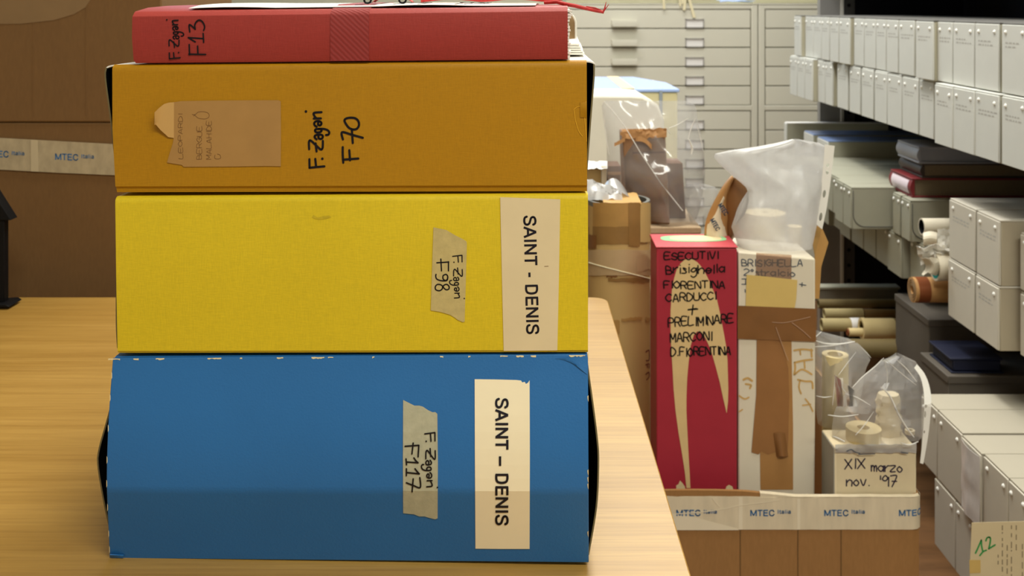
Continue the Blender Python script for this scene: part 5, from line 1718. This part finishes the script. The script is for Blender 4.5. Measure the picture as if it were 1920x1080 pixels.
for i in range(14):
    px = 1104 + 112 * i / 13.0
    a = math.asin((px - 1159.5) / 58.5)
    py = 492 + 31 * (i / 13.0) ** 0.9
    pts.append(Vector((ct.x + (rt + 0.002) * math.sin(a), YTU - (rt + 0.002) * math.cos(a), ZC - (py - CY) / F * (YTU - rt * math.cos(a)))))
mb.tube(pts, 0.0011, 6)
mb.build('string', M_strap, tt)
def on_tube(x, y):
    s = max(-0.995, min(0.995, (x - 1159.5) / 58.5)); a = math.asin(s)
    return Vector((ct.x + (rt + 0.0005) * math.sin(a), YTU - (rt + 0.0005) * math.cos(a), ZC - (y - CY) / F * (YTU - rt * math.cos(a))))
ink('red_lettering', [[(1206, 660), (1214, 657), (1214, 674), (1207, 676)], [(1206, 684), (1214, 682), (1214, 690)], [(1210, 683), (1210, 689)], [(1206, 702), (1213, 698), (1214, 706), (1208, 712)]], on_tube, 2.2, plain('dull_red_ink', (118, 44, 38), 0.6, 0.1), tt)
# kraft sheet and clear film lying on the tube's mouth
t = thing('paper_scrap', (ct.x - 0.01, YTU, ct.z + 0.004), 'torn kraft paper strip with ragged edge lying across the tube mouth', 'paper')
mb = MB()
g = [[Vector((ct.x - 0.028 + 0.062 * u, YTU - 0.045 + 0.075 * v, ct.z + 0.0042 + 0.004 * v + 0.0015 * noise.noise((u * 5, v * 5, 1)))) for u in [k / 10 for k in range(11)]] for v in [k / 4 for k in range(5)]]
mb.sheet(g, -0.0004); mb.build('sheet', M_kraft_in, t, smooth=50)

# --- closed tan carton behind, and what stands on it
YN = 1.80
M_pinkcarton = cardboard('pinkish_tan_carton', (196, 170, 138), 0.05, lines=0.03)
ztc = W(0, 426, YN).z
xr4 = W(1315, 0, YN).x
ct2 = thing('storage_box', (0.2, YN + 0.1, 0.009), 'closed pinkish tan carton behind the crimson box, carrying the bagged brown boxes', 'carton')
mb = MB(); mb.box(0.085, xr4 - 0.001, YN + 0.001, YN + 0.22, 0.009, ztc - 0.012); mb.build('body', M_pinkcarton, ct2, bevel=0.002)
mb = MB(); mb.box(0.084, xr4, YN, YN + 0.221, ztc - 0.012, ztc); mb.build('lid', M_pinkcarton, ct2, bevel=0.002)
M_brownbox = cardboard('warm_brown_board', (150, 112, 80), 0.06)
M_brownbox_d = cardboard('dark_brown_board', (118, 80, 58), 0.06)
M_rag = plain('torn_tape', (196, 148, 98), 0.5, 0.08, 30)
YB1 = 1.825
t = thing('upright_box', (W(1207, 0, YB1).x, YB1 + 0.035, ztc), 'brown cardboard box with ragged torn tape on top, inside the clear bag', 'box', 'brown boxes in the clear bag')
x0, x1 = W(1168, 0, YB1).x, W(1256, 0, YB1).x
zt2 = W(0, 250, YB1).z
mb = MB()
mb.loft([(x0 + 0.006, YB1, ztc), (x1, YB1, ztc), (x1 - 0.008, YB1, zt2), (x0, YB1, zt2)], [(x0 + 0.006, YB1 + 0.07, ztc), (x1, YB1 + 0.07, ztc), (x1 - 0.008, YB1 + 0.07, zt2), (x0, YB1 + 0.07, zt2)])
mb.build('body', M_brownbox, t, bevel=0.002)
decal('board_joint', [(1186, 285), (1246, 284), (1247, 287), (1186, 288)], lambda x, y: W(x, y, YB1 - 0.0006), M_brownbox_d, t, th=0)
decal('kraft_patch', [(1204, 334), (1251, 330), (1254, 408), (1206, 412)], lambda x, y: W(x, y, YB1 - 0.0006), M_brownbox, t)
mb = MB()
g = []
for i in range(14):
    px = 1166 + 84 * i / 13.0
    g.append([W(px, 243 + 3 * noise.noise((i * .6, 0, 1)) - 3 * i / 13.0 + 18 * k / 4.0 * (1 + 0.6 * noise.noise((i * 0.9, 2, 2))), YB1 - 0.001 - 0.008 * abs(noise.noise((i * 0.5, k * 0.9, 6)))) for k in range(5)])
mb.sheet(g, 0.0005)
mb.build('torn_tape', M_rag, t, smooth=25)
for a, b, c_, d_ in ((1152, 268, 1172, 258), (1163, 246, 1174, 252)):
    mb = MB()
    g = [[W(a + (c_ - a) * u, b + (d_ - b) * u + 7 * v + 2 * noise.noise((u * 4, v, 3)), YB1 - 0.004 - 0.006 * u) for v in (0, 0.5, 1)] for u in [k / 5 for k in range(6)]]
    mb.sheet(g, 0.0005); mb.build('torn_tape', M_rag, t, smooth=25)
mb = MB()
g = [[W(1192 + 30 * u, 256 + 16 * u + 9 * v - 6 * math.sin(u * 3), YB1 - 0.012 - 0.004 * math.sin(u * 6)) for v in (0, 0.5, 1)] for u in [k / 7 for k in range(8)]]
mb.sheet(g, 0.0005); mb.build('torn_tape', M_rag, t, smooth=25)
YB2 = 1.875
t = thing('upright_box', (W(1264, 0, YB2).x, YB2 + 0.03, ztc), 'plain dark brown box, lower one behind the ragged brown box in the bag', 'box', 'brown boxes in the clear bag')
mb = MB()
x0, x1 = W(1232, 0, YB2).x, W(1283, 0, YB2).x
mb.loft([(x0, YB2, ztc), (x1 + 0.003, YB2, ztc), (x1 - 0.003, YB2, W(0, 306, YB2).z), (x0, YB2, W(0, 306, YB2).z)], [(x0, YB2 + 0.06, ztc), (x1 + 0.003, YB2 + 0.06, ztc), (x1 - 0.003, YB2 + 0.06, W(0, 306, YB2).z), (x0, YB2 + 0.06, W(0, 306, YB2).z)])
mb.build('body', M_brownbox_d, t, bevel=0.0015)
# two small boxes left of the bag
YS1 = 1.90
t = thing('small_box', (W(1115, 0, YS1).x, YS1 + 0.03, ztc), 'olive tan box topped with white plastic, just right of the orange folder box', 'box')
mb = MB(); mb.box(W(1098, 0, YS1).x, W(1127, 0, YS1).x, YS1, YS1 + 0.07, ztc, W(0, 316, YS1).z); mb.build('body', plain('olive_tan_card', (150, 124, 76), 0.6, 0.05), t, bevel=0.0015)
mb = MB(); mb.box(W(1127, 0, YS1).x + 0.0005, W(1138, 0, YS1).x, YS1 + 0.002, YS1 + 0.07, ztc, W(0, 312, YS1).z); mb.build('white_side', M_whitecard, t, bevel=0.0015)
mb = MB()
g = [[W(1098 + 41 * u, 303 + 14 * v + 3 * noise.noise((u * 5, v * 4, 7)), YS1 - 0.004 + 0.05 * (1 - v)) for v in [k / 4 for k in range(5)]] for u in [k / 8 for k in range(9)]]
mb.sheet(g, 0.0008); mb.build('plastic_cover', plain('white_plastic', (240, 240, 236), 0.25, 0.02), t, smooth=30)
YS2 = 1.93
t = thing('small_box', (W(1150, 0, YS2).x, YS2 + 0.03, ztc), 'small dark brown taped box, beside the olive tan one under the white plastic', 'box')
mb = MB(); mb.box(W(1139, 0, YS2).x, W(1164, 0, YS2).x, YS2, YS2 + 0.06, ztc, W(0, 311, YS2).z); mb.build('body', M_brownbox_d, t, bevel=0.0015)
decal('tape', [(1139, 322), (1164, 322), (1164, 328), (1139, 328)], lambda x, y: W(x, y, YS2 - 0.0006), M_rag, t)

# --- tall white parcels further back
M_parcel = plain('white_wrapped_parcel', (232, 228, 212), 0.5, 0.03, 8)
M_parcel_c = plain('cream_parcel_side', (222, 212, 168), 0.55, 0.04, 8)
M_sheen_lid = plain('blue_sheen_lid', (172, 196, 246), 0.25, 0.02, 8)  # bluish reflection on the white box's lid painted as its colour
YQ = 2.14
t = thing('parcel', (W(1160, 0, YQ).x, YQ + 0.06, 0.0), 'tall white wrapped parcel with a shiny shoulder, behind the clear bag', 'parcel')
x0, x1 = W(1080, 0, YQ).x, W(1246, 0, YQ).x
z0 = W(0, 178, YQ).z
mb = MB()
prof = [(x0, 0.0), (x1, 0.0), (x1, z0 - 0.055), (x1 - 0.012, z0 - 0.022), (x1 - 0.045, z0 - 0.002), (x1 - 0.07, z0), (x0, z0)]
mb.loft([(x, YQ, z) for x, z in prof], [(x, YQ + 0.16, z) for x, z in prof])
mb.build('body', M_parcel, t, bevel=0.006)
YQ2 = 2.36
t = thing('storage_box', (W(1150, 0, YQ2).x, YQ2 + 0.15, 0.0), 'white box with a blue-shining lid and creamy sides, behind the white parcel', 'box')
x0, x1 = W(1040, 0, YQ2).x, W(1274, 0, YQ2).x
zq = W(0, 170, YQ2).z
mb = MB(); mb.box(x0, x1 - 0.004, YQ2 + 0.003, YQ2 + 0.40, 0.0, zq - 0.004); mb.build('body', M_parcel_c, t, bevel=0.004)
mb = MB()
L = [(x0, YQ2, zq - 0.004), (x1, YQ2, zq - 0.004), (x1, YQ2 + 0.20, zq - 0.004), (x1 - 0.06, YQ2 + 0.405, zq - 0.004), (x0, YQ2 + 0.405, zq - 0.004)]
mb.loft(L, [(a, b, c + 0.008) for a, b, c in L])
lidq = mb.build('lid', M_sheen_lid, t, bevel=0.002)
mb = MB(); mb.box(W(1166, 0, YQ2).x, W(1190, 0, YQ2).x, YQ2 - 0.001, YQ2 + 0.405, zq + 0.0042, zq + 0.0052); mb.build('tape', M_cream, lidq)
mb = MB(); mb.box(W(1236, 0, YQ2).x, W(1242, 0, YQ2).x, YQ2 - 0.0015, YQ2 + 0.002, zq - 0.06, zq); mb.build('tape', plain('grey_tape', (150, 160, 170), 0.4, 0.05), t)

# ------------------------------------------------------------------ plastic bags and sleeves
M_bag = see_through('clear_bag_film', 0.22, 0.12, 1.2)
M_bag2 = see_through('clear_crinkled_film', 0.26, 0.22, 0.8)
M_curl = see_through('milky_curled_film', 0.50, 0.2, 0.7)
M_glint = plain('film_glint', (236, 234, 228), 0.25, 0.02)  # whitened film creases, their bright highlights put into the colour
M_haze = see_through('frosted_sleeve_film', 0.52, 0.28, 0.8)
def bag(name, parent, rows, D, depth, mat, crump=0.006, freq=3.0, seed=0.0, nu=22, nv=26, smooth=50, fold=1.0, open_top=False):
    """film bag: rows of (py, left px, right px); front and back films bulge apart and are creased"""
    def edge(py):
        for (a, l0, r0), (b, l1, r1) in zip(rows, rows[1:]):
            if py <= b:
                q = (py - a) / (b - a)
                return l0 + (l1 - l0) * q, r0 + (r1 - r0) * q
        return rows[-1][1], rows[-1][2]
    y0, y1 = rows[0][0], rows[-1][0]
    for sgn in (-1, 1):
        g = []
        for i in range(nu + 1):
            u = i / nu
            r = []
            for j in range(nv + 1):
                v = j / nv
                py = y0 + (y1 - y0) * v
                l, rr = edge(py)
                px = l + (rr - l) * u
                bul = depth * math.sin(math.pi * u) ** 0.6 * min(1, 0.10 + 1.5 * v)
                w = math.sin(math.pi * u) ** 0.4
                q = Vector((u * freq, v * freq * 1.1, seed + (0 if sgn < 0 else 7.3)))
                f1 = abs(noise.noise(q)); f2 = abs(noise.noise(q * 2.3 + Vector((3, 1, 0))))
                ridge = (1 - 2 * f1) * 0.6 + (1 - 2 * f2) * 0.4
                p = W(px, py, D)
                p.y += sgn * bul + sgn * crump * ridge * w * fold
                k = p.y / D
                r.append(Vector((p.x * (1 + (k - 1) * 0.5), p.y, ZC + (p.z - ZC) * (1 + (k - 1) * 0.5))))
            g.append(r)
        mb = MB(); mb.rings([[p for p in r] for r in g], closed=False, caps=False)
        mb.build(name, mat, parent, smooth=smooth, fix=False)

# clear bag round the brown boxes
cb = thing('plastic_bag', (W(1225, 0, 1.87).x, 1.87, ztc), 'clear plastic bag pulled over the two brown boxes', 'bag', 'clear plastic bags')
rowsA = [(189, 1134, 1288), (193, 1128, 1302), (205, 1129, 1306), (222, 1131, 1308), (250, 1137, 1314), (290, 1138, 1320), (330, 1138, 1322), (360, 1150, 1318), (390, 1185, 1312), (411, 1205, 1306)]
bag('film', cb, rowsA, 1.86, 0.055, M_bag, 0.010, 2.6, 1.3)
mb = MB(); mb.tube([W(1132, 190, 1.80), W(1150, 210, 1.80), W(1172, 238, 1.80), W(1200, 285, 1.80), W(1240, 345, 1.80), W(1280, 395, 1.80)], 0.0008, 5)
mb.build('crease', M_glint, cb)  # pale line painting the highlight along this crease
# clear film over the tube mouth and beside the bag
sc_ = thing('plastic_film', (ct.x - 0.03, YTU + 0.01, ct.z + 0.004), 'small crumpled piece of clear film curling out of the tube mouth', 'plastic film')
def cf(u, v):
    return Vector((ct.x - 0.055 + 0.06 * u, YTU - 0.02 + 0.05 * v, ct.z + 0.006 + 0.03 * math.sin(math.pi * v) * (1 - 0.6 * u) + 0.008 * noise.noise((u * 5, v * 5, 2))))
crumple('film', sc_, M_curl, cf, 11, 9, 0.0002, 25)
def cf2(u, v):
    return Vector((ct.x - 0.03 + 0.05 * u, YTU + 0.0 + 0.04 * v, ct.z + 0.006 + 0.026 * math.sin(math.pi * u) * (0.4 + v * 0.6)))
crumple('film', sc_, M_curl, cf2, 11, 7, 0.0002, 25)
sb = thing('plastic_bag', (W(1310, 0, 1.83).x, 1.83, ztc), 'small clear film sleeve between the brown boxes and the cardboard with tape', 'bag', 'clear plastic bags')
bag('film', sb, [(345, 1288, 1322), (352, 1282, 1346), (375, 1284, 1345), (395, 1288, 1336), (417, 1294, 1320)], 1.83, 0.015, M_bag2, 0.008, 2.5, 4.4, 12, 14)

# bent taped cardboard, cream rolls, brown card, frosted sleeve: all standing in the white box
YH = 1.625
t = thing('card_wrapper', (W(1360, 0, YH).x, YH, 0.009), 'bent cardboard piece with brown tape and a printed white tape, left of the frosted sleeve', 'cardboard')
outer = [(1321, 444), (1323, 420), (1330, 398), (1342, 374), (1356, 350), (1369, 333), (1374, 331)]
inner = [(1365, 452), (1362, 428), (1363, 408), (1360, 388), (1361, 368), (1368, 350), (1376, 334)]
def strip_sheet(name, la, lb, D, dz, mat, parent, th=0.0012, n=6):
    mb = MB()
    g = []
    for a, b in zip(la, lb):
        g.append([W(a[0] + (b[0] - a[0]) * k / n, a[1] + (b[1] - a[1]) * k / n, D - dz * math.sin(math.pi * k / n)) for k in range(n + 1)])
    mb.sheet(g, th)
    return mb.build(name, mat, parent, smooth=50)
st_o = smooth_line(outer, 4); st_i = smooth_line(inner, 4)
card = strip_sheet('board', st_o, st_i, YH, 0.010, M_ptape_l, t)
right_o = smooth_line([(1365, 452), (1362, 428), (1363, 408), (1360, 388), (1361, 368), (1368, 350), (1376, 334)], 4)
right_i = smooth_line([(1372, 450), (1386, 425), (1398, 395), (1402, 370), (1398, 352), (1388, 340), (1378, 333)], 4)
strip_sheet('board', right_o, right_i, YH + 0.004, 0.008, M_ptape, t)
tl = smooth_line([(1325, 444), (1326, 424), (1332, 410), (1340, 396), (1348, 380), (1356, 366)], 4)
tr_ = smooth_line([(1364, 446), (1359, 428), (1357, 412), (1355, 398), (1356, 384), (1359, 372)], 4)
wt = strip_sheet('printed_tape', tl, tr_, YH - 0.004, 0.009, M_tape, t, 0.0004)
dkblue = plain('dark_blue_print', (60, 78, 100), 0.6, 0.1)
def on_h(x, y): return W(x, y, YH - 0.0165)
def rot_word(text, x, y, length, cap, ang):
    c_, s_ = math.cos(ang), math.sin(ang)
    return [[(x + u * c_ + v * s_, y + u * s_ - v * c_) for u, v in s] for s in bold_word(text, length, cap)]
ink('printed_text', rot_word('MTEC', 1331, 413, 24, 9, 1.05) + rot_word('MTEC', 1346, 385, 24, 9, 1.0), on_h, 1.8, dkblue, wt, round_caps=False)
# rolls inside the sleeve
roll_v('wide cream paper roll standing behind the frosted sleeve', 1434, 398, 38, 1.706, 0.009, M_creamroll, inner=0.12)
roll_v('slim cream paper roll behind the frosted sleeve, right of the wide one', 1490, 424, 14, 1.700, 0.009, M_creamroll, inner=0.2)
t = thing('card_piece', (W(1535, 0, 1.64).x, 1.64, 0.009), 'bent brown card corner poking out right of the frosted sleeve', 'cardboard')
mb = MB()
P3 = [(1518, 421), (1541, 426), (1553.5, 455), (1540, 500), (1536, 560), (1525, 560), (1528, 480)]
mb.loft([W(x, y, 1.63) for x, y in P3], [W(x, y, 1.63) + Vector((0, 0.002, 0)) for x, y in P3])
mb.build('board', plain('ochre_card', (196, 150, 86), 0.55, 0.06, 20), t)
mb = MB()
P4 = [(1518, 421), (1541, 426), (1538, 440), (1530, 470), (1528, 480)]
mb.loft([W(x, y, 1.626) for x, y in P4], [W(x, y, 1.626) + Vector((0, 0.002, 0)) for x, y in P4])
mb.build('fold', M_tubetape, t)
YV = 1.600
fs = thing('plastic_sleeve', (W(1455, 0, YV).x, YV, ztw), 'frosted punched-pocket sleeve bulging out of the white taped box', 'sleeve')
rowsB = [(261, 1486, 1497), (266, 1462, 1530), (272, 1444, 1548), (279, 1385, 1547), (285, 1352, 1547), (290, 1335, 1547), (300, 1342, 1546), (315, 1357, 1546), (330, 1374, 1545), (345, 1392, 1543), (356, 1403, 1542), (366, 1400, 1541), (380, 1392, 1538), (400, 1380, 1535), (425, 1371, 1531), (450, 1380, 1526), (467, 1386, 1522)]
bag('film', fs, rowsB, YV, 0.022, M_haze, 0.012, 1.8, 2.1, 26, 30, 60)
mb = MB()
g = []
for k in range(9):
    v = k / 8.0
    x0_, x1_, y_ = 1402 - 26 * v - 6 * math.sin(v * 3), 1404 - 32 * v + 14 * math.sin(v * 2.6), 358 + 64 * v
    g.append([W(x0_ + (x1_ - x0_) * q, y_, YV - 0.02 - 0.006 * math.sin(q * 3.1)) for q in (0, 0.33, 0.66, 1)])
mb.sheet(g, 0.0006)
mb.build('curled_edge', M_haze, fs, smooth=50)
M_strip = plain('white_punched_strip', (246, 244, 236), 0.4, 0.02, 10)
def oval(cx, cy, rx, ry, tilt=0.0, n=14):
    return [(cx + rx * math.cos(a) * math.cos(tilt) - ry * math.sin(a) * math.sin(tilt), cy + rx * math.cos(a) * math.sin(tilt) + ry * math.sin(a) * math.cos(tilt)) for a in [2 * math.pi * k / n for k in range(n)]]
decal('punched_strip', [(1546.5, 271), (1565, 273.5), (1561, 310), (1556, 350), (1550, 390), (1541.5, 430), (1531, 421), (1535, 385), (1540, 345), (1544, 305)], lambda x, y: W(x, y, YV - 0.002), M_strip, fs, th=0.0004,
      holes=[oval(1552, 310, 2.8, 3.9), oval(1551, 323, 2.8, 3.9), oval(1545.5, 363.5, 2.9, 7.5, 0.12), oval(1538.8, 406.5, 2.9, 7.8, 0.15)])

# bags at the right end of the carton
YG = 1.585
bg1 = thing('plastic_bag', (W(1580, 0, 1.62).x, 1.62, W(0, 792, 1.62).z), 'clear plastic bag round the ivory roll, next to the white taped box', 'bag', 'clear plastic bags')
bag('film', bg1, [(621, 1527, 1534), (626, 1526, 1562), (634, 1526, 1590), (641, 1526, 1606), (655, 1527, 1620), (671, 1527, 1634), (682, 1527, 1628), (695, 1528, 1622), (740, 1528, 1616), (775, 1530, 1606), (795, 1534, 1598)], 1.648, 0.038, M_bag2, 0.012, 2.4, 6.6, 12, 13, 12)
bg2 = thing('plastic_bag', (W(1650, 0, 1.55).x, 1.55, ztx), 'crinkled clear plastic sleeve over the rolls on the yellowed box', 'bag', 'clear plastic bags')
bag('film', bg2, [(666, 1680, 1692), (671, 1658, 1708), (680, 1648, 1720), (700, 1626, 1731), (724, 1598, 1738), (745, 1580, 1740), (770, 1564, 1739), (800, 1560, 1735), (821, 1560, 1728)], 1.545, 0.036, M_bag2, 0.022, 3.0, 11.0, 13, 14, 12)
mb = MB()
g = [[W(1564 + 38 * u + 6 * v, 702 + 60 * v + 30 * u * (1 - v), 1.50 - 0.012 * math.sin(3 * u) + 0.01 * v) for u in [k / 6 for k in range(7)]] for v in [k / 7 for k in range(8)]]
mb.rings(g, closed=False, caps=False); mb.build('film', M_bag2, bg2, smooth=20, fix=False)
decal('punched_strip', smooth_line([(1719, 683), (1733, 700), (1742, 722), (1746, 750), (1744, 785), (1739, 825), (1731, 870)], 5) + smooth_line([(1725, 868), (1729, 830), (1732, 790), (1733, 755), (1731, 728), (1725, 706), (1714, 690)], 5),
      lambda x, y: W(x, y, 1.500 + 0.02 * min(1, max(0, (760 - y) / 80.0))), M_strip, bg2, th=0.0004, holes=[oval(1736, 762, 2.6, 3.6), oval(1734.5, 777, 2.2, 6.5), oval(1733, 810, 1.5, 3.2)])

def film_glint(parent, pts, D, r=0.0007):
    mb = MB()
    sm_ = smooth_line(pts, 4)
    n_ = len(sm_)
    mb.tube([W(x, y, D + 0.003 * math.sin(3.0 * i / n_)) for i, (x, y) in enumerate(sm_)], [r * (0.25 + 0.75 * math.sin(math.pi * (i + 0.5) / n_)) for i in range(n_)], 5)
    mb.build('fold', M_glint, parent, smooth=60)  # tapered pale strip, a painted highlight along a film crease
for pts, r in (([(1657, 671), (1640, 688), (1616, 708), (1599, 726)], 0.0009), ([(1660, 674), (1690, 700), (1718, 722)], 0.0006), ([(1683, 676), (1700, 692), (1719, 716)], 0.0009), ([(1652, 726), (1668, 742), (1684, 776), (1700, 802), (1714, 820)], 0.0016),
               ([(1566, 703), (1564, 730), (1561, 760)], 0.0006), ([(1568, 704), (1580, 728), (1592, 742)], 0.0006), ([(1584, 738), (1606, 745), (1632, 760)], 0.0009), ([(1604, 816), (1620, 798), (1638, 772)], 0.0006), ([(1552, 778), (1580, 781), (1610, 777)], 0.0009),
               ([(1562, 818), (1572, 822), (1584, 828)], 0.0012), ([(1688, 830), (1705, 834), (1722, 828)], 0.0011), ([(1657, 672), (1664, 700), (1662, 726)], 0.0005)):
    film_glint(bg2, pts, 1.497, r)
for pts, r in (([(1528, 638), (1548, 644), (1575, 645), (1603, 640)], 0.0013), ([(1528, 650), (1560, 648), (1596, 642)], 0.0009), ([(1527, 634), (1540, 622)], 0.0009), ([(1605, 660), (1588, 682), (1572, 704)], 0.0005), ([(1530, 742), (1545, 745), (1560, 743)], 0.0007), ([(1606, 642), (1622, 658), (1633, 671)], 0.0006)):
    film_glint(bg1, pts, 1.603, r)
for pts, r in (([(1304, 222), (1296, 240), (1290, 262)], 0.0010), ([(1292, 262), (1298, 278), (1296, 290)], 0.0022), ([(1254, 240), (1270, 234), (1290, 222)], 0.0008), ([(1306, 232), (1314, 262), (1319, 285)], 0.0007), ([(1130, 192), (1134, 240), (1142, 290)], 0.0007), ([(1250, 240), (1256, 250)], 0.0010)):
    film_glint(cb, pts, 1.80, r)
